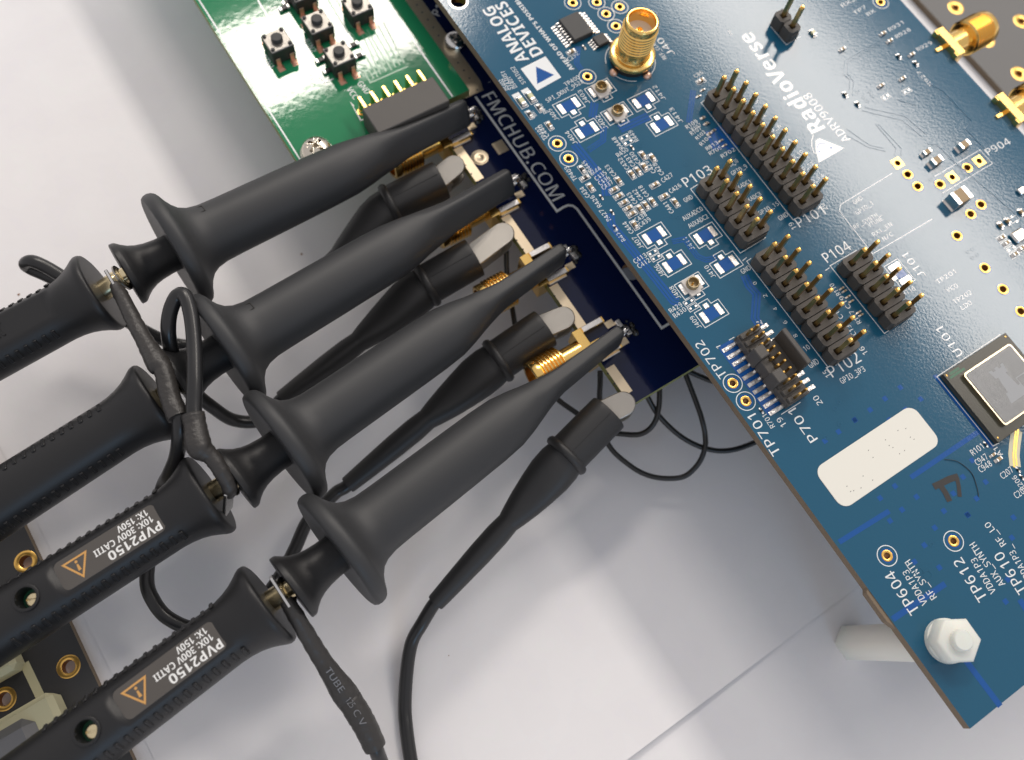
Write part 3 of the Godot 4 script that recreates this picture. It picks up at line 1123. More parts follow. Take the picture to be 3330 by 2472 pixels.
	for c in [Vector2(-10.17, 59.65), Vector2(-12.73, 59.76), Vector2(-12.81, 60.7), Vector2(-12.53, 61.23), Vector2(-12.29, 62.46), Vector2(-9.22, 61.39), Vector2(-8.94, 61.92), Vector2(-11.32, 62.47), Vector2(-8.92, 60.02), Vector2(-16.08, 60.83), Vector2(-22.17, 62.09), Vector2(-22.19, 62.96), Vector2(-21.73, 63.1), Vector2(-20.55, 63.35), Vector2(-18.33, 63.37), Vector2(-19.15, 62.17), Vector2(-15.96, 59.65)]:
		sp.sheet(PackedVector2Array([c, c + Vector2(0.16, -0.05), c + Vector2(0.2, 0.03), c + Vector2(0.03, 0.09)]), 0.095)
	obj("speck", [[sp, mats["ink"]]], so)
	var mk := MB.new()
	mk.ribbon([Vector2(-11.07, 68.85), Vector2(-10.13, 69), Vector2(-8.2, 69.24), Vector2(-6.82, 69.64)], 0.95, 0.03)
	mk.ribbon([Vector2(-10.05, 69.18), Vector2(-10.12, 70.35), Vector2(-10.44, 71.7)], 0.85, 0.036)
	mk.ribbon([Vector2(-7.16, 69.65), Vector2(-7.72, 70.67), Vector2(-8.71, 71.98)], 0.62, 0.034)
	obj("marker_writing", [[mk, mats["ink"]]], blue)
	var hair := MB.new()
	hair.tube(spline([Vector3(-6.94, 0.12, 66.65), Vector3(-5.87, 0.16, 67.46), Vector3(-5.21, 0.12, 68.42), Vector3(-4.82, 0.1, 70.38), Vector3(-5.59, 0.12, 72.28), Vector3(-6.29, 0.1, 73.41)], 5), 0.045, 6)
	obj("hair", [[hair, mats["ink"]]], blue)
	var rb := MB.new()
	rb.ribbon([Vector2(5.79, 69.04), Vector2(3.98, 70.48), Vector2(2.71, 71.62), Vector2(1.63, 73.01)], 1.7, 0.03)
	var ro := obj("light_strip", [[rb, mats["cream_mask"]]], blue)
	var gl := MB.new()
	for dx in [-0.22, 0.3]:
		var off := Vector2(dx, 0)
		gl.ribbon([Vector2(5.79, 69.04) + off, Vector2(4.01, 70.5) + off, Vector2(2.74, 71.64) + off, Vector2(1.65, 73.03) + off], 0.26, 0.05)
	obj("gold_line", [[gl, mats["gold_ring"]]], ro)


func shrouded_header() -> void:
	# 2 x 10 at 1.27 mm; first lead at z = 36.3
	var z0 := 36.33
	var b := MB.new()
	var xa := -22.75
	var xb := -18.6
	var ze := z0 + 11.43
	b.box(Vector3((xa + xb) / 2, 0.95, (z0 + ze) / 2), Vector3(xb - xa, 1.5, ze - z0 + 1.2), 0.1)
	for i in 10:
		if i < 3 or i > 6:
			b.box(Vector3(-20.85, 1.95, z0 + i * 1.27), Vector3(3.3, 0.6, 0.86), 0.08)
	# walls of the latch pit in the middle
	b.box(Vector3(-17.7, 2.5, (z0 + ze) / 2 - 0.1), Vector3(0.8, 5.0, 6.2), 0.12)
	b.box(Vector3(-22.3, 2.35, z0 + 3.6), Vector3(1.7, 3.9, 1.9), 0.12)
	b.box(Vector3(-22.3, 2.35, ze - 3.6), Vector3(1.7, 3.9, 1.9), 0.12)
	b.box(Vector3(-22.2, 1.9, (z0 + ze) / 2), Vector3(1.3, 2.4, 2.4), 0.1)
	var o := obj("shrouded_header", [[b, mats["header_plastic"]]], blue)
	var pit := MB.new()
	pit.box(Vector3(-19.3, 1.76, (z0 + ze) / 2 - 0.1), Vector3(2.5, 0.12, 5.6), 0.0)
	obj("pit_floor", [[pit, mats["header_plastic"]]], o)
	var pm := MB.new()
	pm.box(Vector3(0, 2.6, 0), Vector3(0.36, 3.0, 0.36))
	var pg := MB.new()
	pg.box(Vector3(0, 4.2, 0), Vector3(0.38, 0.36, 0.38), 0.1)
	var pmesh := mesh_of([[pm, mats["pin_metal"]], [pg, mats["pin_gold"]]])
	var lm := MB.new()
	lm.box(Vector3(0.25, 0.16, 0), Vector3(2.1, 0.22, 0.46), 0.06)
	lm.box(Vector3(0.1, 0.05, 0), Vector3(2.5, 0.09, 0.66), 0.04)
	lm.box(Vector3(1.05, 0.42, 0), Vector3(0.5, 0.5, 0.44), 0.06)
	var lmesh := mesh_of([[lm, mats["solder"]]])
	for i in 10:
		var z := z0 + i * 1.27
		put("pin", pmesh, o, Vector3(-21.46, 0, z + 0.12))
		put("pin", pmesh, o, Vector3(-20.2, 0, z + 0.08))
		put("lead", lmesh, o, Vector3(-24.0, 0, z))
		put("lead", lmesh, o, Vector3(-17.6, 0, z), Basis(UP, PI))
	bare.sheet(round_rect(-25.4, z0 - 0.9, -22.6, ze + 0.3, 0.6), 0.012)
	ink.ribbon([Vector2(-23.2, z0 - 0.95), Vector2(-22.2, z0 - 0.95)], 0.11, 0.022)
	ink.ribbon([Vector2(-23.6, ze + 0.95), Vector2(-19.9, ze + 0.95)], 0.11, 0.022)


func upright_coax(c: Vector2) -> void:
	var o := Vector3(c.x, 0, c.y)
	var b := MB.new()
	b.lathe(o, UP, [[0.0, 3.45], [1.05, 3.5], [1.1, 3.45]], 40)
	var cn := obj("upright_coax_connector", [[b, mats["header_dark"]]], blue)
	var f := MB.new()
	f.lathe(o, UP, [[1.1, 0.0], [1.1, 3.75], [1.25, 3.85], [1.95, 3.85], [2.1, 3.7], [2.1, 2.95], [2.5, 2.72], [3.6, 2.7]], 44)
	obj("flange", [[f, mats["gold"]]], cn)
	var t := MB.new()
	var prof := [[3.6, 2.7], [4.0, 2.72]]
	var y := 4.0
	for i in 7:
		prof.append_array([[y, 2.72], [y + 0.14, 2.95], [y + 0.34, 2.95], [y + 0.5, 2.72]])
		y += 0.6
	prof.append_array([[y, 2.72], [9.1, 2.72], [9.35, 2.6], [9.4, 2.5], [9.4, 2.3], [9.2, 2.2], [6.8, 2.15]])
	t.lathe(o, UP, prof, 44)
	obj("threaded_barrel", [[t, mats["gold"]]], cn)
	var te := MB.new()
	te.lathe(o, UP, [[7.0, 2.16], [7.0, 0.62]], 32)
	obj("insulator", [[te, mats["teflon"]]], cn)
	var ct := MB.new()
	ct.lathe(o, UP, [[6.9, 0.62], [7.3, 0.6], [7.3, 0.36], [6.7, 0.3], [6.7, 0.0]], 20)
	obj("centre_socket", [[ct, mats["gold"]]], cn)
	for d in [Vector2(1, 0.0), Vector2(-1, 0.0), Vector2(0, 1), Vector2(0, -1)]:
		var q: Vector2 = d.rotated(-0.18) * 4.0
		var l := MB.new()
		l.lathe(o + Vector3(q.x, 0, q.y), UP, [[0.0, 0.78], [0.25, 0.72], [0.55, 0.5], [0.66, 0.2], [0.66, 0.0]], 16)
		obj("soldered_leg", [[l, mats["copper_leg"]]], cn)
	for k in 4:
		var arc := []
		for i in 9:
			arc.append(c + Vector2.from_angle(PI / 2 * k + 0.35 + i * 0.11) * 4.25)
		ink.ribbon(arc, 0.12, 0.022)


func small_chips() -> void:
	for c in [Vector2(-22.1, 4.51), Vector2(-22.08, 10.37), Vector2(-20.89, 10.28), Vector2(-19.57, 10.25), Vector2(-16.46, 12.18), Vector2(-19.59, 4.51), Vector2(-18.35, 4.5), Vector2(-17.03, 4.36), Vector2(-15.94, 2.48), Vector2(-14.85, 3.62), Vector2(-24.45, 12.25), Vector2(-26.68, 3.24), Vector2(-26.11, -9.6)]:
		chip(c, true, 1.0, 0.52, 0.5)
	for c in [Vector2(-23.7, 5.43), Vector2(-23.65, 6.75), Vector2(-23.64, 8.13), Vector2(-23.61, 9.34), Vector2(-23.65, 10.43), Vector2(-17.42, 7.92), Vector2(-17.37, 10.37), Vector2(-14.8, -20.08), Vector2(1.19, -4.7)]:
		chip(c, false, 1.0, 0.52, 0.5)
	for c in [Vector2(-26.01, -0.13), Vector2(-27.74, -12.95), Vector2(-25.68, -13.28)]:
		chip(c, true, 1.0, 0.52, 0.36, "chip_dark", "chip_resistor")
	chip(Vector2(-26.51, 1.34), false, 1.0, 0.52, 0.36, "chip_dark", "chip_resistor")
	for c in [Vector2(-27.58, -15.7), Vector2(-25.79, -15.74)]:
		chip(c, true, 1.7, 0.8, 0.55, "led_body", "status_lamp_chip", false)
	for c in [Vector2(-27.62, -15.64), Vector2(-25.83, -15.67)]:
		ink.ribbon([c + Vector2(-0.62, -1.15), c + Vector2(0.62, -1.15), c + Vector2(0.62, 1.2), c + Vector2(-0.62, 1.2)], 0.1, 0.022, true)
		ink.sheet(rect(c.x - 0.67, c.y - 1.95, c.x + 0.67, c.y - 1.25), 0.026)
	for c in [Vector2(35.88, 2.86), Vector2(35.88, 4.68), Vector2(37.45, 8.85), Vector2(32.57, 11.96), Vector2(28.19, 11.24), Vector2(27.13, 1.99)]:
		chip(c, false, 1.0, 0.52, 0.5, "chip_tan", "chip_capacitor", false)
	for c in [Vector2(35.14, 8.01), Vector2(36.86, 10.63), Vector2(22.1, 12.16), Vector2(21.45, 9.59)]:
		chip(c, true, 0.9, 0.5, 0.4, "chip_dark", "chip_resistor", false)
	chip(Vector2(26.01, 25.45), false, 1.65, 0.82, 0.8, "chip_tan", "chip_capacitor", false)
	chip(Vector2(26.07, 27.6), false, 2.1, 1.25, 1.15, "chip_tan", "chip_capacitor", false)
	chip(Vector2(32.38, 27.61), false, 2.1, 1.25, 1.15, "chip_tan", "chip_capacitor", false)
	chip(Vector2(24.27, 34.89), false, 3.3, 2.4, 2.0, "chip_tan", "chip_capacitor", false)
	for c in [Vector2(27.79, 42.09), Vector2(29.38, 42.11), Vector2(32.58, 41.98)]:
		chip(c, true, 1.0, 0.52, 0.5, "chip_tan", "chip_capacitor", false)
	for c in [Vector2(26.47, 43.87), Vector2(26.46, 44.98), Vector2(26.24, 47.18), Vector2(27.97, 46.96)]:
		chip(c, false, 1.0, 0.52, 0.5, "chip_tan", "chip_capacitor")
	chip(Vector2(0.09, 70.85), false, 1.0, 0.55, 0.5, "chip_tan", "chip_capacitor", false)
	chip(Vector2(-0.16, 69.93), false, 0.8, 0.4, 0.35, "chip_tan", "chip_capacitor", false)
	for q in [Vector2(-16.63, 0.4), Vector2(-26.2, 5.57), Vector2(-26.23, 8.63), Vector2(-27.37, 11.1), Vector2(0.03, 68.18), Vector2(-25.85, 46.75), Vector2(-12.41, -19.87), Vector2(-25.69, -13.38), Vector2(1.61, 73.58), Vector2(1.3, 74.7)]:
		chip(q, true, 0.6, 0.3, 0.25, "chip_dark", "chip_resistor", false)
	for q in [Vector2(-2.98, 1.39), Vector2(-2.98, 2.78), Vector2(-3.17, 2.57), Vector2(-2.89, 4.28), Vector2(-3.84, 4.4), Vector2(-2.95, 6.47), Vector2(-3.01, 7.5), Vector2(-2.85, 4.32), Vector2(-3.86, 4.52), Vector2(-2.99, 2.78), Vector2(-2.97, 1.49), Vector2(-1.05, -2.37), Vector2(0.32, -3.04), Vector2(-2.57, 39.08), Vector2(-2.59, 39.95), Vector2(-2.52, 37.48), Vector2(-2.44, 38.07), Vector2(-2.81, 41.98), Vector2(-2.78, 42.53)]:
		chip(q, false, 0.6, 0.3, 0.24, "chip_tan", "chip_resistor", false)
	for q in [[Vector2(-17.12, -1.85), Vector2(-16.07, -1.81)], [Vector2(-17.13, -0.77), Vector2(-16.03, -0.8)], [Vector2(-25.23, 17.6), Vector2(-24.23, 17.55)], [Vector2(-25.28, 18.56), Vector2(-24.25, 18.57)], [Vector2(-25.27, 27.21), Vector2(-24.27, 27.23)], [Vector2(-25.25, 28.25), Vector2(-24.25, 28.28)], [Vector2(31.23, 14.26), Vector2(32.16, 14.19)], [Vector2(27.12, 13.37), Vector2(28.04, 13.29)], [Vector2(30.72, 41.81), Vector2(30.92, 42.9)], [Vector2(25.92, 46.14), Vector2(27.08, 46.11)]]:
		pad_pair(q[0], q[1], 0.42)
		var m: Vector2 = (q[0] + q[1]) / 2.0
		ink.ribbon([m + Vector2(-0.85, -0.42), m + Vector2(0.85, -0.42), m + Vector2(0.85, 0.42), m + Vector2(-0.85, 0.42)], 0.09, 0.022, true)
	var can := MB.new()
	can.box(Vector3(0, 0.4, 0), Vector3(2.6, 0.75, 2.0), 0.25)
	var cc := Vector2(29.03, 45.06)
	obj("metal_can", [[can, mats["steel"]]], blue, Vector3(cc.x, 0, cc.y))
	can = MB.new()
	can.box(Vector3(0, 0.3, 0), Vector3(1.4, 0.5, 1.2), 0.15)
	cc = Vector2(35.49, 39.06)
	obj("metal_can", [[can, mats["steel"]]], blue, Vector3(cc.x, 0, cc.y))
	chip(Vector2(24.68, -3.27), true, 1.2, 0.7, 0.5, "led_body", "status_lamp_chip", false)


func processor() -> void:
	# a square package, corner at (1.1, 56.5), 13.4 x 12.4 mm and on past the frame
	var x0 := 1.15
	var z0 := 56.5
	var w := 13.35
	var b := MB.new()
	b.box(Vector3(x0 + w / 2, 0.62, z0 + 6.2), Vector3(w, 0.9, 12.4), 0.05)
	var o := obj("processor_package", [[b, mats["substrate"]]], blue)
	var lid := MB.new()
	lid.prism(round_rect(x0 + 2.3, z0 + 1.6, x0 + w - 1.1, z0 + 11.0, 0.5), 1.07, 1.62, 0.0)
	obj("lid_rim", [[lid, mats["lid_edge"]]], o)
	var lt := MB.new()
	lt.prism(round_rect(x0 + 2.55, z0 + 1.85, x0 + w - 1.35, z0 + 10.75, 0.4), 1.5, 1.7, 0.05)
	var lo := obj("lid", [[lt, mats["lid_metal"]]], o)
	var mk := MB.new()
	var y := 1.706
	var T := func(pts: Array) -> PackedVector2Array:
		var out := PackedVector2Array()
		for p in pts:
			out.append(Vector2(x0 + 7.4 + p[1], z0 + 6.3 - p[0]))
		return out
	# a small castle tower, its top towards the header
	mk.sheet(T.call([[-2.6, -1.9], [-1.0, -1.5], [-1.0, 1.5], [-2.6, 1.9]]), y)
	mk.sheet(T.call([[-1.0, -1.1], [1.5, -0.8], [1.5, 0.8], [-1.0, 1.1]]), y)
	mk.sheet(T.call([[1.5, -1.2], [2.9, -1.5], [2.9, -0.9], [2.5, -0.85], [2.5, -0.35], [2.9, -0.35], [2.9, 0.35], [2.5, 0.35], [2.5, 0.85], [2.9, 0.9], [2.9, 1.5], [1.5, 1.2]]), y)
	mk.ribbon([Vector2(x0 + 9.0, z0 + 6.3), Vector2(x0 + 10.6, z0 + 6.3), Vector2(x0 + 10.6, z0 + 8.1), Vector2(x0 + 9.0, z0 + 8.1)], 0.16, y + 0.006, true)
	mk.ring(Vector2(x0 + 11.0, z0 + 8.4), 0.22, 0.4, y + 0.004, 18)
	obj("lid_print", [[mk, mats["lid_mark"]]], lo)
	var gp := MB.new()
	gp.sheet(rect(x0 + 0.9, z0 + 0.35, x0 + 2.9, z0 + 0.75), 1.08)
	gp.sheet(rect(x0 + 0.55, z0 + 0.85, x0 + 3.6, z0 + 1.25), 1.08)
	obj("green_print", [[gp, mats["substrate_green"]]], o)
	for c in [Vector2(x0 + 0.4, z0 + 0.5), Vector2(x0 + w - 0.5, z0 + 0.5), Vector2(x0 + 0.5, z0 + 11.8)]:
		var g := MB.new()
		g.lathe(Vector3(c.x, 1.07, c.y), UP, [[0.0, 0.16], [0.02, 0.14], [0.02, 0.0]], 12)
		obj("gold_dot", [[g, mats["gold_ring"]]], o)
	bare.sheet(rect(x0 - 0.75, z0 - 0.6, x0 - 0.05, z0 + 12.6), 0.012)
	ink.ribbon([Vector2(14.4, 56.3), Vector2(0.86, 56.34), Vector2(0.87, 68.93), Vector2(1.99, 69.11)], 0.12, 0.024)


func markings() -> void:
	say("ANALOG", Vector2(-21.85, -22.17), Vector2(-21.29, -34.62), 2.15, bold)
	say("DEVICES", Vector2(-19.04, -22.18), Vector2(-18.89, -34.55), 2.15, bold)
	ink.sheet(PackedVector2Array([Vector2(-19.14, -21.46), Vector2(-19.17, -16.62), Vector2(-24.12, -16.31), Vector2(-24.16, -21.31)]), 0.026)
	say("AHEAD OF WHAT'S POSSIBLE", Vector2(-16.29, -16.96), Vector2(-16.75, -34.71), 0.78, bold)
	say("J401", Vector2(0.64, -11.38), Vector2(0.58, -16.43), 1.1)
	say("REF_CLK", Vector2(-1.18, -11.29), Vector2(-1.08, -14.85), 0.7)
	say("RadioVerse", Vector2(14.27, 13.07), Vector2(15.26, -8.88), 2.9, bold)
	say("TM", Vector2(12, -9.89), Vector2(12.04, -10.87), 0.4, sans)
	# emblem beside the name: a rounded triangle with two arcs cut out
	ink.sheet(PackedVector2Array([Vector2(11.09, 14.25), Vector2(12, 14.14), Vector2(14.48, 17.74), Vector2(8.82, 17.85), Vector2(9.38, 16.8), Vector2(9.97, 15.62)]), 0.026)
	ink.ribbon([Vector2(11.55, 13.12), Vector2(10.6, 13.83), Vector2(9.92, 14.67), Vector2(9.37, 15.89), Vector2(9.61, 16.25)], 0.16, 0.026)
	say("ADRV9008", Vector2(16.64, 17.01), Vector2(16.35, 6.11), 1.5)
	say("TP702", Vector2(-26.76, 39.71), Vector2(-26.77, 33.21), 1.35)
	say("TP701", Vector2(-27.2, 53.23), Vector2(-26.79, 46.51), 1.35)
	say("P701", Vector2(-21.18, 54.42), Vector2(-21.09, 48.92), 1.35)
	say("19", Vector2(-23.85, 50.39), Vector2(-23.82, 48.94), 0.9)
	say("20", Vector2(-17.05, 50.57), Vector2(-16.98, 49.12), 0.9)
	say("R701", Vector2(-25.49, 49.66), Vector2(-25.43, 47.49), 0.75)
	say("2", Vector2(-17.07, 35.9), Vector2(-16.92, 35.2), 0.9)
	say("1", Vector2(-24.9, 35.7), Vector2(-24.86, 35.33), 0.7)
	say("P102", Vector2(-13.23, 48.2), Vector2(-7.56, 48.43), 1.7)
	say("GPIO_3P3", Vector2(-12.6, 49.7), Vector2(-8.07, 49.93), 0.85)
	say("15", Vector2(-13.21, 47.84), Vector2(-13.13, 46.68), 0.85)
	say("16", Vector2(-5.87, 47.92), Vector2(-5.83, 46.64), 0.85)
	say("P101", Vector2(-1.56, 25.71), Vector2(3.84, 25.93), 1.6)
	say("19", Vector2(-2.01, 25.55), Vector2(-1.94, 24.31), 0.85)
	say("20", Vector2(4.66, 25.38), Vector2(4.7, 24.16), 0.85)
	say("P103", Vector2(-13.13, 10.78), Vector2(-7.66, 10.76), 1.6)
	say("P104", Vector2(-1.65, 32.89), Vector2(3.51, 32.94), 1.6)
	say("P904", Vector2(35.57, 31.09), Vector2(40.89, 31.29), 1.2)
	say("J101", Vector2(10.91, 42.59), Vector2(11.03, 38), 1.2)
	say("U101", Vector2(7.05, 55.66), Vector2(7.29, 50.47), 1.3)
	say("TP604", Vector2(-24.42, 80.86), Vector2(-24.07, 74.61), 1.5)
	say("VDDA1P3_", Vector2(-22.83, 80.73), Vector2(-22.1, 74.82), 0.95)
	say("RF_SYNTH", Vector2(-21.18, 80.76), Vector2(-21.03, 74.81), 0.95)
	say("TP612", Vector2(-14.98, 84.72), Vector2(-14.38, 78.5), 1.5)
	say("VDDA1P3_", Vector2(-13.41, 84.77), Vector2(-12.49, 78.74), 0.95)
	say("AUX_SYNTH", Vector2(-11.53, 84.67), Vector2(-11.32, 77.93), 0.95)
	say("TP610", Vector2(-9.35, 87.02), Vector2(-8.72, 81.02), 1.5)
	say("VDDA1P3_", Vector2(-7.88, 86.53), Vector2(-6.91, 81.04), 0.95)
	say("RF_LO", Vector2(-7.5, 80.61), Vector2(-7.48, 76.9), 0.95)
	say("R101", Vector2(-2.74, 68.5), Vector2(-0.48, 68.51), 0.85)
	say("C947", Vector2(-3.22, 69.98), Vector2(-1, 70.01), 0.85)
	say("C948", Vector2(-3.51, 71.01), Vector2(-1.21, 71.1), 0.85)
	say("C207", Vector2(-1.29, 73.47), Vector2(0.96, 73.45), 0.85)
	say("R206", Vector2(0.75, 76.16), Vector2(0.81, 73.96), 0.8)
	say("C20", Vector2(-1.55, 76.68), Vector2(0.13, 76.71), 0.85)
	say("A1", Vector2(1.33, 70.72), Vector2(1.4, 69.37), 0.8)
	say("GND", Vector2(-14.62, 27.67), Vector2(-12.88, 27.63), 0.75)
	say("0", Vector2(-13.64, 30.11), Vector2(-13.59, 29.66), 0.6)
	say("2", Vector2(-13.56, 32.65), Vector2(-13.51, 32.15), 0.6)
	say("4", Vector2(-13.54, 35.14), Vector2(-13.5, 34.67), 0.6)
	say("6", Vector2(-13.58, 37.7), Vector2(-13.55, 37.23), 0.6)
	say("8", Vector2(-13.6, 40.25), Vector2(-13.57, 39.77), 0.6)
	say("10", Vector2(-14.14, 42.81), Vector2(-13.17, 42.8), 0.75)
	say("GND", Vector2(-15.19, 45.34), Vector2(-13.48, 45.36), 0.85)
	say("GND", Vector2(-14.98, 12.96), Vector2(-13.36, 12.94), 0.72)
	say("AUXADC0", Vector2(-17.13, 15.56), Vector2(-13.25, 15.49), 0.75)
	say("AUXADC2", Vector2(-17.13, 17.08), Vector2(-13.29, 17.05), 0.75)
	say("GPIO_15", Vector2(-5.82, 20.75), Vector2(-1.87, 20.79), 0.7)
	say("AUXADC1", Vector2(-7.01, 15.31), Vector2(-3.39, 15.32), 0.7)
	say("AUXADC3", Vector2(-6.96, 18.02), Vector2(-3.31, 17.97), 0.7)
	say("GPIO_9", Vector2(-5.24, 12.71), Vector2(-2.13, 12.67), 0.7)
	say("GPIO_10", Vector2(-5.2, 11.25), Vector2(-2.8, 11.1), 0.7)
	say("GND", Vector2(-3.56, 23.2), Vector2(-1.7, 23.15), 0.75)
	for q in [["R702", Vector2(-4.71, 9.27), Vector2(-1.91, 9.17)], ["R705", Vector2(-6.15, 7.86), Vector2(-3.59, 7.78)], ["R813", Vector2(-6.04, 6.87), Vector2(-3.58, 6.73)], ["R104", Vector2(-6.33, 5.73), Vector2(-3.84, 5.07)], ["R102", Vector2(-6.26, 4.48), Vector2(-4.17, 3.97)], ["R107", Vector2(-5.94, 2.69), Vector2(-4.01, 2.6)], ["C85", Vector2(0.79, -5.65), Vector2(2.59, -5.79)], ["O_14", Vector2(5.53, 20.45), Vector2(8.03, 20.28)], ["O_12", Vector2(5.61, 17.81), Vector2(8.02, 17.66)], ["O_10", Vector2(5.56, 15.3), Vector2(7.87, 15.01)], ["O_8", Vector2(6.66, 12.79), Vector2(7.63, 12.33)], ["O_6", Vector2(5.5, 9.31), Vector2(7.81, 9.2)], ["O_4", Vector2(4.82, 6.31), Vector2(6.76, 6.29)], ["O_2", Vector2(6.23, 3.34), Vector2(7.63, 3.16)]]:
		say(q[0], q[1], q[2], 0.62)
	for q in [["C427", Vector2(-15.99, 8.23), Vector2(-13.76, 8.04)], ["C426", Vector2(-16.04, 10.46), Vector2(-13.74, 10.29)], ["C435", Vector2(-25.15, 2.74), Vector2(-22.92, 2.42)], ["C436", Vector2(-25.1, 3.73), Vector2(-23, 3.43)], ["C437", Vector2(-25.1, 4.67), Vector2(-22.97, 4.37)], ["R444", Vector2(-25.26, 1.6), Vector2(-23.23, 1.34)], ["C438", Vector2(-23.88, 12.02), Vector2(-21.66, 11.82)], ["C439", Vector2(-23.8, 13.04), Vector2(-21.63, 12.85)], ["R450", Vector2(-19.61, 0.79), Vector2(-17.39, 0.6)], ["C413", Vector2(-28.19, 17.84), Vector2(-25.83, 17.72)], ["C412", Vector2(-28.13, 18.81), Vector2(-25.86, 18.72)], ["R429", Vector2(-28.25, 27.38), Vector2(-25.96, 27.28)], ["R430", Vector2(-28.19, 28.36), Vector2(-25.89, 28.23)], ["TP400", Vector2(-19.45, -14.7), Vector2(-16.46, -14.96)], ["SPI_DOUT_9528", Vector2(-23.89, -13.54), Vector2(-16.38, -13.97)], ["C252", Vector2(-16.19, -18.62), Vector2(-13.86, -19.1)], ["R109", Vector2(-6.49, 1.95), Vector2(-4.13, 1.78)], ["R107", Vector2(-6.54, 3.29), Vector2(-4.36, 3.13)]]:
		say(q[0], q[1], q[2], 0.72)
	for q in [["C441", Vector2(-17.55, 13.45), Vector2(-17.49, 11.34)], ["C432", Vector2(-19.12, 3.37), Vector2(-19.2, 1.02)], ["C431", Vector2(-17.98, 3.39), Vector2(-18, 1.07)], ["C430", Vector2(-16.96, 3.34), Vector2(-16.91, 1.05)], ["C433", Vector2(-21.69, 3.34), Vector2(-21.83, 1.06)], ["C434", Vector2(-27.62, 4.51), Vector2(-27.59, 2.47)], ["R445", Vector2(-24.6, 0.75), Vector2(-24.61, -1.37)], ["C443", Vector2(-21.64, 9.17), Vector2(-21.66, 7.01)], ["C442", Vector2(-20.44, 9.07), Vector2(-20.5, 6.97)], ["C418", Vector2(-19.28, 9.04), Vector2(-19.29, 6.87)], ["C428", Vector2(-14.86, 6.99), Vector2(-14.82, 4.62)], ["C429", Vector2(-15.79, 6.02), Vector2(-15.77, 3.64)], ["R426", Vector2(-26.95, 6.86), Vector2(-27.04, 4.58)], ["R427", Vector2(-27.07, 9.58), Vector2(-27.16, 7.33)], ["R428", Vector2(-27.07, 13.69), Vector2(-27.13, 11.32)], ["C444", Vector2(-25.2, 13.22), Vector2(-25.22, 10.97)], ["R449", Vector2(-14.79, -0.2), Vector2(-14.73, -2.43)], ["R448", Vector2(-17.75, -0.23), Vector2(-17.85, -2.71)], ["TP402", Vector2(-27.64, -7.68), Vector2(-27.64, -10.37)], ["TP403", Vector2(-27.62, 0.97), Vector2(-27.65, -1.84)], ["J404", Vector2(-23.88, -4.61), Vector2(-23.88, -7.4)], ["C440", Vector2(-27.11, -7.99), Vector2(-27.08, -10.5)], ["J406", Vector2(-25.25, 21.84), Vector2(-25.21, 19.58)], ["J408", Vector2(-25.37, 26.04), Vector2(-25.29, 23.76)], ["J410", Vector2(-18.53, 25.87), Vector2(-18.46, 23.62)], ["J409", Vector2(-25.5, 31.57), Vector2(-25.52, 29.36)], ["J407", Vector2(-25.38, 16.19), Vector2(-25.37, 13.88)], ["J411", Vector2(-18.52, 20.37), Vector2(-18.48, 18.05)], ["J405", Vector2(-23.99, -9.89), Vector2(-24.05, -12.3)], ["J403", Vector2(-17.73, -10.13), Vector2(-17.59, -13.03)], ["J402", Vector2(-17.86, -4.6), Vector2(-17.79, -7.48)], ["J412", Vector2(-6.15, -4.63), Vector2(-6.04, -7.78)], ["J413", Vector2(-6.26, 0.42), Vector2(-6.14, -2.76)], ["DS402", Vector2(-27.96, -18.78), Vector2(-27.88, -21.07)], ["STATUS1", Vector2(-27.42, -18.48), Vector2(-26.73, -22.14)], ["DS401", Vector2(-26.6, -18.5), Vector2(-26.5, -20.7)], ["STATUS2", Vector2(-24.9, -18.51), Vector2(-24.86, -22.26)], ["R447", Vector2(-26.76, -12.23), Vector2(-26.79, -13.43)], ["R446", Vector2(-24.87, -11.92), Vector2(-24.9, -13.87)], ["R110", Vector2(-3.23, 38.16), Vector2(-3.11, 36.05)], ["C19", Vector2(-3.24, 40.72), Vector2(-3.19, 38.45)], ["R117", Vector2(-3.48, 43.52), Vector2(-3.35, 41.19)], ["C13", Vector2(-5.46, 44.61), Vector2(-5.31, 42.85)], ["C1", Vector2(-5.38, 41.42), Vector2(-5.4, 40.27)]]:
		say(q[0], q[1], q[2], 0.72)
	for q in [["GND", Vector2(9.09, 26.94), Vector2(10.98, 26.83)], ["GPIO_1", Vector2(8.2, 28.63), Vector2(11.82, 28.48)], ["RF_SYNTH_", Vector2(6.23, 30.45), Vector2(11.82, 30.58)], ["VTUNE", Vector2(8.44, 31.39), Vector2(11.4, 31.48)], ["RX1_EN", Vector2(8.07, 33.04), Vector2(12.08, 32.99)], ["N/C", Vector2(8.98, 34.5), Vector2(11.05, 34.48)], ["TP201", Vector2(11.57, 44.75), Vector2(15.54, 44.75)], ["VCO", Vector2(11.91, 46.65), Vector2(14.2, 46.81)], ["TP202", Vector2(11.6, 48.76), Vector2(15.35, 48.8)], ["LDO", Vector2(11.97, 50.12), Vector2(14.11, 50.14)], ["R116", Vector2(5.42, 43.47), Vector2(7.73, 43.65)], ["R931", Vector2(37.52, 3.02), Vector2(40.98, 2.92)], ["R928", Vector2(37.63, 4.82), Vector2(41.09, 4.73)], ["R929", Vector2(39.19, 8.79), Vector2(42.65, 8.82)], ["R927", Vector2(36.67, 15.37), Vector2(36.63, 12)], ["RX2", Vector2(33.31, -5.19), Vector2(36.51, -5.27)], ["TP7", Vector2(34.26, -2.83), Vector2(37.19, -3.03)], ["RX", Vector2(36.24, -1.46), Vector2(38.13, -1.6)]]:
		say(q[0], q[1], q[2], 0.68)
	# outlines
	ink.ribbon([Vector2(1.36, -1.69), Vector2(-1.38, -1.14), Vector2(-1.64, 24.12), Vector2(3.61, 24.06)], 0.12, 0.022)
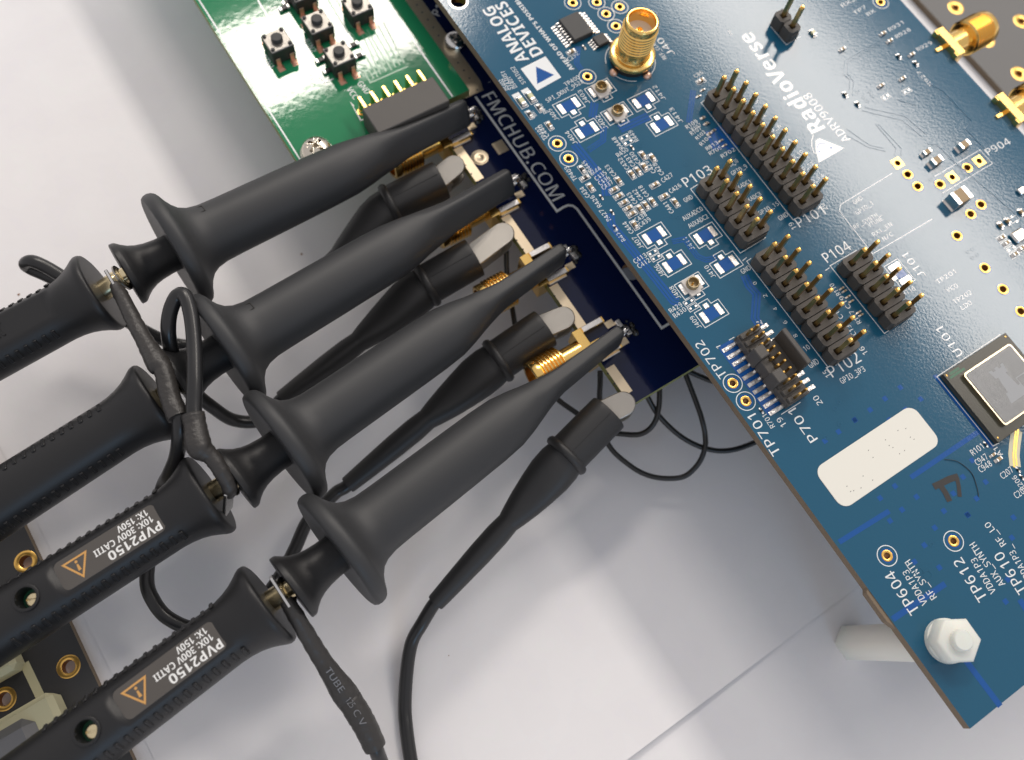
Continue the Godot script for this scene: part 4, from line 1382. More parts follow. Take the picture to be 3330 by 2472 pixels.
	ink.ribbon([Vector2(-11.25, 11.25), Vector2(-12.78, 11.34), Vector2(-12.75, 24.56), Vector2(-7.54, 24.39), Vector2(-7.58, 24.04)], 0.12, 0.022)
	ink.ribbon([Vector2(-11.79, 26.13), Vector2(-12.73, 26.19), Vector2(-12.78, 46.5), Vector2(-8.92, 46.58)], 0.12, 0.022)
	ink.ribbon([Vector2(-13.27, 25.81), Vector2(-12.32, 25.66)], 0.12, 0.022)
	ink.ribbon([Vector2(3.95, 33.51), Vector2(-1.59, 33.48), Vector2(-1.58, 46.75), Vector2(3.66, 46.77)], 0.12, 0.022)
	ink.ribbon([Vector2(-2.81, 33.75), Vector2(-1.92, 33.7)], 0.12, 0.022)
	ink.ribbon([Vector2(18.58, 25.51), Vector2(7.03, 25.78), Vector2(6.06, 26.63), Vector2(5.8, 35.31), Vector2(18.67, 35.43)], 0.11, 0.022)
	ink.ribbon([Vector2(24.51, 29.55), Vector2(34.98, 29.52), Vector2(35.02, 32.6), Vector2(23.42, 32.63)], 0.11, 0.022)
	ink.ribbon([Vector2(19.02, -8.15), Vector2(19.02, -3.63), Vector2(22.44, -3.8)], 0.11, 0.022)
	var cut := MB.new()
	cut.sheet(PackedVector2Array([Vector2(-21.69, -20.45), Vector2(-19.93, -17.6), Vector2(-23.41, -17.42)]), 0.034)
	cut.ribbon([Vector2(10.4, 15.55), Vector2(11.12, 15.03), Vector2(11.72, 15.13), Vector2(12.26, 15.67)], 0.14, 0.034)
	cut.ring(Vector2(10.33, 16.19), 0.0, 0.16, 0.034, 12)
	cut.ring(Vector2(12.56, 16.59), 0.0, 0.22, 0.034, 12)
	obj("emblem_print", [[cut, mats["blue_bare"]]], blue)


func copper_marks() -> void:
	for c in [Vector2(-5.21, 54.73), Vector2(-8.43, 54.87), Vector2(-3.72, 57.74), Vector2(-11.55, 55.04), Vector2(-6.8, 57.79), Vector2(-14.6, 55.08), Vector2(-10, 57.75), Vector2(-6.27, 70.05), Vector2(-3.83, 72.38), Vector2(-9.18, 71.13), Vector2(-15.92, 65.78), Vector2(-18.96, 65.97), Vector2(-14.22, 68.64), Vector2(-6.7, 73.48), Vector2(-17.3, 68.93), Vector2(-12.12, 72.29), Vector2(-9.49, 74.52), Vector2(-3.38, 68.91), Vector2(-19.86, 69.21), Vector2(-14.91, 73.4), Vector2(-17.87, 74.46), Vector2(-20.65, 75.45), Vector2(-18.12, 77.94), Vector2(-3.88, 78.4), Vector2(-6.14, 80.42), Vector2(-10.78, 84.4), Vector2(-13.14, 86.45), Vector2(-9.46, 74.58), Vector2(-14.56, 55.02), Vector2(-17.85, 55.19), Vector2(-20.5, 55.21)]:
		bare.sheet(rect(c.x - 0.36, c.y - 0.36, c.x + 0.36, c.y + 0.36), 0.012)
	bare.ribbon([Vector2(-13.07, 66.05), Vector2(0.54, 66.17)], 0.72, 0.013)
	bare.ribbon([Vector2(-28.15, 67.68), Vector2(-19.05, 68.09)], 0.72, 0.013)
	bare.ribbon([Vector2(-28.49, 79.7), Vector2(-18.91, 80.05)], 0.8, 0.013)
	bare.ribbon([Vector2(-23.37, 89.07), Vector2(-23.3, 96.07)], 0.85, 0.013)
	bare.ribbon([Vector2(-11.22, 87.33), Vector2(-11.58, 90.37)], 0.85, 0.013)
	# cleared channels with traces in them
	var ch := [[[Vector2(-24.44, -4.74), Vector2(-24.22, 0.78), Vector2(-24.26, 3.9), Vector2(-25.28, 5.75)], 1.5], [[Vector2(-26.65, 8.56), Vector2(-27.58, 10.44), Vector2(-27.29, 14.36), Vector2(-26.99, 20.19), Vector2(-26.75, 25.88), Vector2(-26.15, 26.46)], 1.35], [[Vector2(-16.38, -3.51), Vector2(-10.68, -3.3)], 1.5], [[Vector2(-17.06, -9.76), Vector2(-19.06, -7.54)], 1.3], [[Vector2(-1.04, -3.82), Vector2(-5.54, 1)], 0.9], [[Vector2(-3.09, 4.08), Vector2(-4.15, 7.69)], 2.2], [[Vector2(-14.52, 27.97), Vector2(-14.99, 29.74), Vector2(-14.82, 31.46), Vector2(-17.54, 34.53), Vector2(-17.67, 36.17)], 1.35], [[Vector2(-20.96, 17.56), Vector2(-18.99, 18.18), Vector2(-18.97, 21.68), Vector2(-18.17, 22.8), Vector2(-16.43, 23.3)], 0.9], [[Vector2(-18.33, -5.24), Vector2(-19.97, -3.07), Vector2(-23.16, -2.69)], 1.0], [[Vector2(-13.14, -20.55), Vector2(-15.28, -17.84), Vector2(-15.3, -16.32)], 0.9], [[Vector2(-2.18, 4), Vector2(-2.05, 8.79)], 2.0]]
	var tr := MB.new()
	for q in ch:
		bare.ribbon(q[0], q[1], 0.012)
		for s in [-0.2, 0.2]:
			var pts := []
			for i in q[0].size():
				var d: Vector2 = (q[0][mini(i + 1, q[0].size() - 1)] - q[0][maxi(i - 1, 0)]).normalized()
				pts.append(q[0][i] + Vector2(-d.y, d.x) * s * q[1])
			tr.ribbon(pts, 0.13, 0.05, false, 0.04)
	for q in [[Vector2(34.58, 3.69), Vector2(26.33, 3.86), Vector2(24.1, 6.19), Vector2(24.4, 7.53), Vector2(22.77, 9.35), Vector2(19.59, 11.26)], [Vector2(33.84, 4.1), Vector2(26.63, 4.41), Vector2(24.8, 6.37), Vector2(24.71, 8.28), Vector2(22.67, 10.26)], [Vector2(22.09, 13.39), Vector2(27.04, 18.38), Vector2(27.88, 22.61)], [Vector2(22.92, 13.08), Vector2(27.99, 17.96), Vector2(28.85, 22.59)], [Vector2(16.36, 15.57), Vector2(18.3, 19.6), Vector2(20.4, 21.69)], [Vector2(17.38, 15.01), Vector2(18.76, 19.4), Vector2(20.45, 20.98)], [Vector2(22.46, 16.69), Vector2(22.36, 22.23), Vector2(21.24, 23.08)], [Vector2(22.84, 16.9), Vector2(23.18, 22.68), Vector2(22.19, 23.6)], [Vector2(27.71, 24.08), Vector2(29.13, 25.06), Vector2(29.47, 29.32), Vector2(31.12, 37.86), Vector2(31.86, 42.73)], [Vector2(36.26, 14.95), Vector2(37.43, 17.15), Vector2(37.79, 24.49), Vector2(35.72, 25.25), Vector2(35.92, 29.87)], [Vector2(29.09, 14.73), Vector2(31.27, 17.27)]]:
		tr.ribbon(q, 0.2, 0.05, false, 0.04)
	for c in [Vector2(-14.89, 51.63), Vector2(-15.99, 52.17), Vector2(-16.95, 54.41), Vector2(-20.07, 54.88), Vector2(-16.91, 74.91), Vector2(20.84, 42.98), Vector2(19.81, 42.9), Vector2(20.84, 44.09), Vector2(19.75, 44.06), Vector2(23.89, 10.16), Vector2(25.76, 11.18), Vector2(24.06, 11.5), Vector2(25.71, 12.02), Vector2(24.14, 12.41), Vector2(23.56, 29.56), Vector2(-10.67, 7.2), Vector2(-15.04, 0.74), Vector2(-14.14, 6.68), Vector2(-13.89, 3.09), Vector2(-23.11, -2.76), Vector2(-22.26, -2.82), Vector2(-18.38, 13.92), Vector2(-17.61, 14.44), Vector2(0.96, 55.65), Vector2(39.76, 5.44)]:
		tr.ring(c, 0.22, 0.36, 0.04, 16)
	for c in [Vector2(-21.01, 76.83), Vector2(-20.24, 77.83)]:
		tr.ring(c, 0.55, 0.68, 0.04, 20)
	var o := obj("trace_print", [[tr, mats["trace_mask"]]], blue)
	tag(o, "", "", "", "stuff")


# ---------------------------------------------------------------- green board
func green_board() -> void:
	var y := GREEN_TOP
	var g := thing("green_circuit_board", "glossy green circuit board with black push buttons, behind the uppermost probe", "circuit board")
	var scr := Vector2(-58.77, -29.63)
	var p := plate(-62.4, -110.0, -29.8, -27.6, y - 1.6, y, [[scr.x, scr.y, 1.5]])
	obj("board", [[p[0], mats["green_mask"]], [p[1], mats["green_laminate"]], [p[2], mats["green_laminate"]]], g)
	# push buttons: metal plate on a black body, dark plunger, four rivets, four legs
	var top := -5.6
	var plate_ := MB.new()
	plate_.box(Vector3(0, 3.25, 0), Vector3(4.1, 0.22, 4.1), 0.1)
	var body := MB.new()
	body.box(Vector3(0, 1.7, 0), Vector3(4.2, 2.9, 4.2), 0.15)
	var pl := MB.new()
	pl.lathe(Vector3.ZERO, UP, [[3.3, 1.0], [4.05, 0.98], [4.2, 0.85], [4.2, 0.0]], 28)
	var rv := MB.new()
	rv.lathe(Vector3.ZERO, UP, [[3.3, 0.36], [3.6, 0.33], [3.68, 0.2], [3.68, 0.0]], 14)
	var lg := MB.new()
	lg.box(Vector3(0.35, 0.9, 0), Vector3(0.16, 1.7, 0.8), 0.04)
	lg.box(Vector3(0.85, 0.12, 0), Vector3(1.1, 0.2, 0.8), 0.06)
	lg.box(Vector3(1.0, 0.04, 0), Vector3(1.3, 0.09, 1.2), 0.04)
	var ms := [mesh_of([[body, mats["chip_dark"]]]), mesh_of([[plate_, mats["nickel"]]]), mesh_of([[pl, mats["chip_black"]]]), mesh_of([[rv, mats["chip_black"]]]), mesh_of([[lg, mats["copper_leg"]]])]
	for c in [Vector2(-54.72, -49.9), Vector2(-46.95, -50.24), Vector2(-46.87, -42.52), Vector2(-39.03, -50.41), Vector2(-46.2, -57.71)]:
		var o := put("push_button", ms[0], g, Vector3(c.x, y, c.y))
		put("cover_plate", ms[1], o)
		put("plunger", ms[2], o)
		for q in [[-1.6, -1.6], [1.6, -1.6], [-1.6, 1.6], [1.6, 1.6]]:
			put("rivet", ms[3], o, Vector3(q[0], 0, q[1]))
		for s: float in [-1.0, 1.0]:
			for t in [-1.3, 1.3]:
				put("leg", ms[4], o, Vector3(t, 0, s * 1.95), Basis(UP, -PI / 2 * s))
	# chips by the buttons
	var keep := blue
	blue = g
	for c in [Vector2(-49.36, -45.1), Vector2(-49.27, -42.56), Vector2(-48.57, -59.03), Vector2(-49.66, -58.04), Vector2(-42.92, -45.27), Vector2(-43.15, -42.76)]:
		var k := "green chip"
		if not cache.has(k):
			var b := MB.new()
			b.box(Vector3(0, 0.35, 0), Vector3(0.9, 0.5, 0.8), 0.05)
			var e := MB.new()
			for s: float in [-1.0, 1.0]:
				e.box(Vector3(s * 0.75, 0.33, 0), Vector3(0.6, 0.6, 0.9), 0.12)
			cache[k] = mesh_of([[b, mats["chip_dark"]], [e, mats["solder"]]])
		put("chip_resistor", cache[k], g, Vector3(c.x, y, c.y))
	blue = keep
	# right-angle header
	var z0 := -29.9
	var hb := MB.new()
	hb.box(Vector3(-42.65, y + 2.4, z0 + 2.8), Vector3(13.5, 4.7, 5.6), 0.15)
	var ho := obj("angled_header", [[hb, mats["header_plastic"]]], g)
	var pm := MB.new()
	pm.box(Vector3(0, 0, -1.3), Vector3(0.62, 0.62, 2.9), 0.06)
	pm.box(Vector3(0, -1.6, -2.5), Vector3(0.6, 3.0, 0.6), 0.05)
	var pmesh := mesh_of([[pm, mats["gold"]]])
	for i in 6:
		var x := -48.41 + i * 2.27
		put("pin", pmesh, ho, Vector3(x, y + 3.5, z0 - 0.2))
	for i in 6:
		ring_pad(g, "plated_hole", Vector2(-48.41 + i * 2.27, z0 - 2.7), y, 0.42, 0.75)
	var pr := MB.new()
	var py := y + 0.03
	for s in [["VCC", Vector2(-48.4, -37.94), Vector2(-48.3, -35.34)], ["GND", Vector2(-46.25, -38.05), Vector2(-45.97, -35.34)]]:
		print_on(pr, s[0], s[1], s[2], 1.0, py, sans)
	for s in [["BTN1", Vector2(-58.02, -50.77), Vector2(-57.9, -47.93)], ["BTN2", Vector2(-49.9, -50.44), Vector2(-50.02, -47.47)], ["BTN3", Vector2(-52.78, -43.77), Vector2(-52.81, -41.62)], ["JB1", Vector2(-51.99, -59.8), Vector2(-51.98, -56.68)]]:
		print_on(pr, s[0], s[1], s[2], 1.0, py, sans)
	pr.ribbon([Vector2(-33.06, -47.09), Vector2(-33.13, -27.8)], 0.3, py)
	pr.ribbon([Vector2(-48.97, -34.19), Vector2(-49.04, -35.03), Vector2(-49.31, -31.16), Vector2(-48.73, -31.01)], 0.25, py)
	pr.ribbon([Vector2(-52.83, -62.13), Vector2(-53.14, -55.72)], 0.3, py)
	pr.ribbon([Vector2(-50.99, -42.2), Vector2(-51, -40.83), Vector2(-49.23, -40.85)], 0.22, py)
	pr.ribbon([Vector2(-61.8, -110.0), Vector2(-61.8, -28.4)], 0.25, py)
	obj("silkscreen_lettering", [[pr, mats["white_print"]]], g)
	var tr := MB.new()
	for q in [[Vector2(-41.92, -56.36), Vector2(-42.29, -48.55), Vector2(-41.84, -47.62), Vector2(-42.17, -40.35), Vector2(-42.41, -37.48)], [Vector2(-40.63, -55.67), Vector2(-41.14, -49.14), Vector2(-40.3, -47.66), Vector2(-40.55, -45.22), Vector2(-41.71, -37.76)], [Vector2(-39.98, -55.33), Vector2(-40.58, -48.67), Vector2(-39.6, -46.43), Vector2(-40.58, -37.82)], [Vector2(-39.09, -47.35), Vector2(-39.59, -37.61)], [Vector2(-38.01, -47.29), Vector2(-38.67, -37.78)], [Vector2(-36.85, -47.37), Vector2(-37.82, -37.82)], [Vector2(-35.68, -47.44), Vector2(-36.96, -37.87)], [Vector2(-44.34, -41.85), Vector2(-43.08, -40.67), Vector2(-43.18, -37.57)], [Vector2(-44.9, -40.82), Vector2(-43.93, -39.63), Vector2(-44.13, -37.09), Vector2(-36.62, -37.01)]]:
		tr.ribbon(q, 0.28, y + 0.05, false, 0.05)
	var o2 := obj("trace_print", [[tr, mats["green_trace"]]], g)
	tag(o2, "", "", "", "stuff")


func standoff() -> void:
	var nut := Vector2(-24.03, 85.82)
	var foot := Vector3(-23.25, -27.9, 84.45)
	var up_ := (Vector3(nut.x, -1.6, nut.y) - foot).normalized()
	var top := Vector3(nut.x, 0, nut.y)
	var t := thing("nylon_standoff", "white nylon hex spacer and nut at the blue board's lower corner", "standoff", "", foot)
	var bs := Basis()
	var len_ := foot.distance_to(Vector3(nut.x, -1.62, nut.y))
	var b := MB.new()
	b.hexagon(Vector3.ZERO, up_, 3.1, 0.0, len_ - 0.25, 0.25)
	obj("spacer", [[b, mats["nylon"]]], t)
	var w := MB.new()
	w.lathe(top - foot, UP, [[0.02, 3.0], [0.7, 2.95], [0.8, 2.8], [0.8, 0.0]], 32)
	obj("washer", [[w, mats["nylon"]]], t)
	var n := MB.new()
	n.hexagon(top - foot + UP * 0.8, up_, 3.15, 0.0, 2.6, 0.35)
	obj("nut", [[n, mats["nylon"]]], t)
	var s := MB.new()
	s.lathe(top - foot + UP * 0.8, up_, [[2.6, 1.45], [3.3, 1.42], [3.55, 1.2], [3.6, 0.0]], 28)
	obj("stud", [[s, mats["nylon"]]], t)


func screw(called: String, label: String, at: Vector3, r: float, washer: float, metal := "steel") -> void:
	var t := thing(called, label, "screw", "", at)
	var h := MB.new()
	var cross := func(p: Vector3) -> bool:
		var q := Vector2(p.x, p.z).rotated(0.5) / r
		return p.y > 0.6 * r and q.length() < 0.56 and (absf(q.x) < 0.11 or absf(q.y) < 0.11 or q.length() < 0.17)
	var prof := [[0.0, r], [0.35 * r, r]]
	for i in 30:
		var x := 1.0 - (i + 1) / 30.0
		prof.append([r * (0.35 + 0.6 * sqrt(maxf(0.0, 1.0 - x * x))), r * x])
	h.lathe(Vector3.ZERO, UP, prof, 120, cross)
	obj("head", [[h, mats[metal]]], t)
	var c2 := MB.new()
	for k in 4:
		var bs := Basis(UP, -0.5 + k * PI / 2)
		for s: float in [-1.0, 1.0]:
			c2.box(bs * Vector3(r * 0.36, r * 0.7, s * r * 0.13), Vector3(r * 0.44, r * 0.36, r * 0.03), 0.0, bs)
	c2.lathe(Vector3.ZERO, UP, [[0.6 * r, 0.6 * r], [0.5 * r, 0.0]], 24)
	obj("cross_recess", [[c2, mats[metal]]], t)
	if washer > 0.0:
		var w := MB.new()
		w.lathe(Vector3.ZERO, UP, [[-0.01, washer], [0.25, washer], [0.3, washer - 0.08], [0.3, r * 0.8]], 36)
		obj("washer", [[w, mats["nickel"]]], t)


func screws() -> void:
	var a := Vector3(-25.74, -10.9, -39.13)
	screw("cross_head_screw", "dark steel cross-head screw at the blue board's edge on the navy board", Vector3(a.x, CARRIER_TOP, a.z), 2.05, 0.0)
	var b := Vector3(-58.78, -8, -28.86)
	screw("cross_head_screw", "bright cross-head screw in the green board's lower corner", Vector3(b.x, GREEN_TOP, b.z), 2.55, 2.8, "warm_steel")


# ---------------------------------------------------------------- probes
func probes() -> void:
	var hooks := [
		[Vector3(-32.95, -8, -23.27), Vector3(-86.12, -4, -20.54), Vector3(-98.38, -4.6, -20.04), Vector3(-114.84, -7, -20.55)],
		[Vector3(-33.71, -8, -7.98), Vector3(-87.08, -4, -2.27), Vector3(-98.26, -4.6, -0.14), Vector3(-123.54, -7, 1.47)],
		[Vector3(-33.63, -8, 7.76), Vector3(-86.56, -4, 14.96), Vector3(-98.1, -4.6, 15.79), Vector3(-129.72, -7, 17.1)],
		[Vector3(-33.76, -8, 24.32), Vector3(-86.79, -4, 32.02), Vector3(-98.18, -4.6, 33.12), Vector3(-137.69, -7, 37.26)]]
	var labels := [
		"uppermost black probe, marked 10X on its slide switch",
		"second black probe from the top, its bare ridged handle facing up",
		"black probe with a printed warning label, third from the top, beside the cable loop",
		"lowest black probe, with a printed warning label, nearest the table's bare paper"]
	for i in 4:
		probe(i, hooks[i][0], hooks[i][1], hooks[i][2], hooks[i][3], labels[i])


func frame_for(z: Vector3) -> Basis:
	# z along the axis, y as near to up as can be
	var zz := z.normalized()
	var y := (UP - zz * zz.y).normalized()
	return Basis(y.cross(zz), y, zz)


func probe(i: int, tip: Vector3, rim: Vector3, hrim: Vector3, far_: Vector3, label: String) -> void:
	var t := thing("oscilloscope_probe", label, "probe", "probes hooked to the navy board", tip)
	var bs := frame_for(rim - tip)
	var L := tip.distance_to(rim)
	var k := L / 54.6
	# flat nose: broad side up on the first two, edge up on the others
	var wide := i < 2
	var st := []
	for s in [[0.0, 0.55, 1.9], [0.12, 0.85, 2.2], [0.6, 1.0, 2.35], [6.0, 1.15, 2.4], [10.0, 1.3, 2.5], [13.0, 1.42, 2.65], [15.0, 1.75, 2.95], [17.0, 2.25, 3.3], [19.0, 2.9, 3.7], [21.5, 3.6, 4.05], [24.3, 4.2, 4.3]]:
		var e := 2.0 + 2.6 * clampf((19.0 - s[0]) / 8.0, 0.0, 1.0)
		st.append([s[0] * k, s[1], s[2], 0.0, 0.0, e])
	for s in [[28.0, 4.42], [35.0, 4.52], [46.0, 4.62], [48.8, 4.7], [50.4, 5.0], [51.5, 5.55], [52.3, 6.4], [52.9, 7.4], [53.3, 8.3], [53.6, 8.75], [54.0, 9.02], [54.6, 9.14], [55.2, 9.05], [55.6, 8.8], [55.75, 8.4], [55.6, 6.8], [55.4, 4.2], [55.4, 2.6]]:
		st.append([s[0] * k, s[1], s[1], 0.0, 0.0, 2.0])
	var mb := MB.new()
	mb.loft(Vector3.ZERO, bs.rotated(bs.z, (0.55 if wide else 0.12)), st, 48)
	var sleeve := obj("hook_sleeve", [[mb, mats["rubber"]]], t)
	if i < 2:
		# small moulded square mark by the flange
		var sm := MB.new()
		var sc := bs.z * 49.2 * k
		var az := -0.42
		var nn := bs.y * cos(az) + bs.x * sin(az)
		var sd := nn.cross(bs.z)
		var fb := Basis(sd, nn, bs.z)
		for s: float in [-1.0, 1.0]:
			sm.box(sc + nn * 4.66 + fb.x * s * 0.75, Vector3(0.13, 0.12, 1.6), 0.03, fb)
			sm.box(sc + nn * 4.69 + fb.z * s * 0.75, Vector3(1.37, 0.12, 0.13), 0.03, fb)
		obj("moulded_square", [[sm, mats["header_dark"]]], sleeve)
	var nk := MB.new()
	nk.lathe(Vector3.ZERO, bs.z, [[55.2 * k, 2.8], [57.0 * k, 2.82], [58.6 * k, 2.97], [59.8 * k, 3.24], [60.8 * k, 3.66], [61.6 * k, 4.2], [62.2 * k, 4.72], [62.5 * k, 4.85], [63.05 * k, 4.86], [63.15 * k, 4.7], [63.15 * k, 1.2]], 44)
	obj("sleeve_neck", [[nk, mats["handle_plastic"]]], t)
	# bare metal between sleeve and handle, and the hook at the tip
	var c0 := bs.z * 62.6 * k
	var hv := hrim - tip
	var cl := MB.new()
	var cd := hv - c0
	var cl_len := cd.length()
	cl.lathe(c0, cd, [[0.0, 1.25], [0.9, 1.25], [0.9, 1.55], [cl_len + 0.5, 1.55]], 28)
	var co := obj("metal_collar", [[cl, mats["brass"]]], t)
	var wa := MB.new()
	wa.lathe(c0, cd, [[1.1, 1.5], [1.1, 2.1], [1.35, 2.1], [1.35, 1.5]], 28)
	obj("collar_ring", [[wa, mats["nickel"]]], co)
	var hk := MB.new()
	var fw := -bs.z
	hk.tube(spline([bs.z * 1.5, fw * 0.6, fw * 1.5 + bs.y * 0.15, fw * 1.9 - bs.y * 0.6, fw * 1.5 - bs.y * 1.5, fw * 0.6 - bs.y * 1.8], 5), 0.34, 10)
	obj("hook", [[hk, mats["steel"]]], t)
	# handle
	var hb := frame_for(far_ - hrim)
	var labelled := i >= 2
	var hole_t := 25.7
	var hm := MB.new()
	var hs := []
	var prof := [[0.0, 1.5], [0.0, 5.6], [0.15, 5.95], [0.45, 6.12], [0.9, 6.14], [1.4, 5.95], [2.2, 5.5], [3.2, 5.02], [4.4, 4.62], [5.8, 4.36], [7.0, 4.27]]
	var tt := 7.6
	while tt < 62.0:
		prof.append([tt, 4.25 + 0.011 * (tt - 7.0)])
		tt += 0.6
	for s in prof:
		var fl: float = 3.66 if s[0] > 6.2 and s[0] < 22.0 and i != 1 else 99.0
		var row := PackedVector3Array()
		for q in 72:
			var a := TAU * q / 72
			var y: float = s[1] * sin(a)
			y = minf(y, fl)
			row.append(hv + hb.x * s[1] * cos(a) + hb.y * y + hb.z * s[0])
		hs.append(row)
	var hc := hv + hb.z * hole_t + hb.y * 4.42
	var skip := func(p: Vector3) -> bool:
		var d: Vector3 = p - hc
		return d.dot(hb.y) > -2.0 and Vector2(d.dot(hb.x), d.dot(hb.z)).length() < 1.45
	hm.skin(hs, skip if labelled else null)
	var ho := obj("handle", [[hm, mats["handle_plastic"]]], t)
	if labelled:
		var rim_ := MB.new()
		rim_.lathe(hc, hb.y, [[-0.35, 1.8], [0.14, 1.75], [0.2, 1.66], [0.16, 1.38], [-2.2, 1.3]], 36)
		obj("access_hole", [[rim_, mats["handle_plastic"]]], ho)
		var fs := MB.new()
		fs.lathe(hc, hb.y, [[-2.1, 1.3], [-2.1, 0.0]], 24)
		obj("hole_floor", [[fs, mats["substrate_green"]]], ho)
		var ts := MB.new()
		var so := hc + hb.x * 0.25 + hb.z * -0.15
		var slot := func(p: Vector3) -> bool:
			var d: Vector3 = p - so
			return absf(d.dot(hb.x) * 0.88 + d.dot(hb.z) * 0.48) < 0.15 and d.dot(hb.y) > -1.5
		var tp := [[-2.1, 0.92], [-1.45, 0.9], [-1.38, 0.82]]
		for q in 12:
			tp.append([-1.38, 0.82 * (11 - q) / 12.0])
		ts.lathe(so, hb.y, tp, 60, slot)
		ts.lathe(so, hb.y, [[-1.75, 0.9], [-1.75, 0.0]], 24)
		obj("trimmer_screw", [[ts, mats["brass"]]], ho)
	# grip ribs
	var rows := [[0.98, 3.5, 31.0], [-1.08, 4.0, 31.0]]
	if i == 0:
		rows = [[-0.95, 4.0, 40.0], [1.1, 6.0, 40.0]]
	elif i == 1:
		rows = [[-0.62, 5.0, 40.0], [1.2, 6.0, 40.0]]
	var rbm := MB.new()
	rbm.box(Vector3(0, 0.02, 0), Vector3(1.7, 0.3, 0.6), 0.13)
	var ridge := mesh_of([[rbm, mats["handle_plastic"]]])
	for r in rows:
		var z: float = r[1] + 2.2
		while z < r[2]:
			var rr := 4.25 + 0.011 * (z - 7.0)
			if z < 7.0:
				rr = 4.34 + (7.0 - z) * 0.12
			var nn: Vector3 = hb.y * cos(r[0]) + hb.x * sin(r[0])
			put("grip_rib", ridge, ho, hv + hb.z * z + nn * rr, Basis(nn.cross(hb.z).normalized(), nn, hb.z))
			z += 1.42
	if labelled:
		handle_label(ho, hv, hb)
	elif i == 0:
		slide_switch(ho, hv, hb)


func handle_label(ho: Node3D, hv: Vector3, hb: Basis) -> void:
	# a plate lying in the flat of the handle; lettering runs towards the cable end
	var o := hv + hb.z * 14.1 + hb.y * 3.68
	var pl := MB.new()
	var poly := round_rect(-2.1, -7.35, 2.1, 7.35, 0.85)
	var tmp := MB.new()
	tmp.prism(poly, -0.12, 0.03, 0.03)
	for q in tmp.v.size():
		pl.v.append(o + hb * tmp.v[q])
		pl.n.append(hb * tmp.n[q])
	var po := obj("label_plate", [[pl, mats["label_plate"]]], ho)
	var wt := MB.new()
	var r := hb.z
	var u := hb.y.cross(r)
	var at := func(along: float, across: float, up_: float) -> Vector3: return o + r * along + u * across + hb.y * up_
	letters(wt, "PVP2150", at.call(-6.9, 0.5, 0.05), r, u, 7.6, 1.25, bold)
	letters(wt, "10X: 300V CATII", at.call(-6.4, -0.7, 0.05), r, u, 8.5, 0.9, bold)
	letters(wt, "1X: 150V", at.call(-6.2, -1.85, 0.05), r, u, 4.4, 0.9, bold)
	obj("label_lettering", [[wt, mats["label_white"]]], po)
	var or_ := MB.new()
	var tmp2 := MB.new()
	# warning triangle, its point against the reading's up
	var c := [Vector2(2.9, -1.25), Vector2(6.1, -1.25), Vector2(4.5, 1.45)]
	tmp2.ribbon(c, 0.26, 0.05, true)
	tmp2.sheet(PackedVector2Array([Vector2(4.38, -0.38), Vector2(4.62, -0.38), Vector2(4.72, 0.5), Vector2(4.28, 0.5)]), 0.05)
	tmp2.ring(Vector2(4.5, -0.75), 0.0, 0.2, 0.05, 16)
	for q in tmp2.v.size():
		var p: Vector3 = tmp2.v[q]
		or_.v.append(o + r * p.x + u * p.z + hb.y * p.y)
		or_.n.append(hb.y)
	var fixed := MB.new()
	for q in range(0, or_.v.size(), 3):
		fixed.flat(or_.v[q], or_.v[q + 1], or_.v[q + 2], hb.y)
	obj("warning_sign", [[fixed, mats["label_orange"]]], po)


func slide_switch(ho: Node3D, hv: Vector3, hb: Basis) -> void:
	var o := hv + hb.z * 13.2 + hb.y * 3.5
	var tmp := MB.new()
	tmp.prism(round_rect(-1.5, -0.4, 1.5, 9.5, 1.2), -0.15, 0.1, 0.08)
	for q in 7:
		var z := 0.9 + q * 0.75
		var arc := []
		for s in 9:
			var a := -1.2 + 2.4 * s / 8.0
			arc.append(Vector2(sin(a) * 1.2, z + cos(a) * 0.8 - 0.5))
		tmp.ribbon(arc, 0.24, 0.26, false, 0.2)
	var m := MB.new()
	for q in range(0, tmp.v.size(), 3):
		m.tri(o + hb * tmp.v[q], o + hb * tmp.v[q + 1], o + hb * tmp.v[q + 2], hb * tmp.n[q], hb * tmp.n[q + 1], hb * tmp.n[q + 2])
	obj("slide_switch", [[m, mats["handle_plastic"]]], ho)
	var w := MB.new()
	var u := -hb.z
	var r := u.cross(hb.y)
	letters(w, "10X", o - hb.z * 1.1 + hb.y * 0.02 - r * 1.75, r, u, 3.5, 1.6, sans)
	var w2 := MB.new()
	for q in range(0, w.v.size(), 3):
		var nn := hb.y
		w2.flat(w.v[q] + nn * 0.12, w.v[q + 1] + nn * 0.12, w.v[q + 2] + nn * 0.12, nn)
	obj("moulded_lettering", [[w2, mats["shrink"]]], ho)


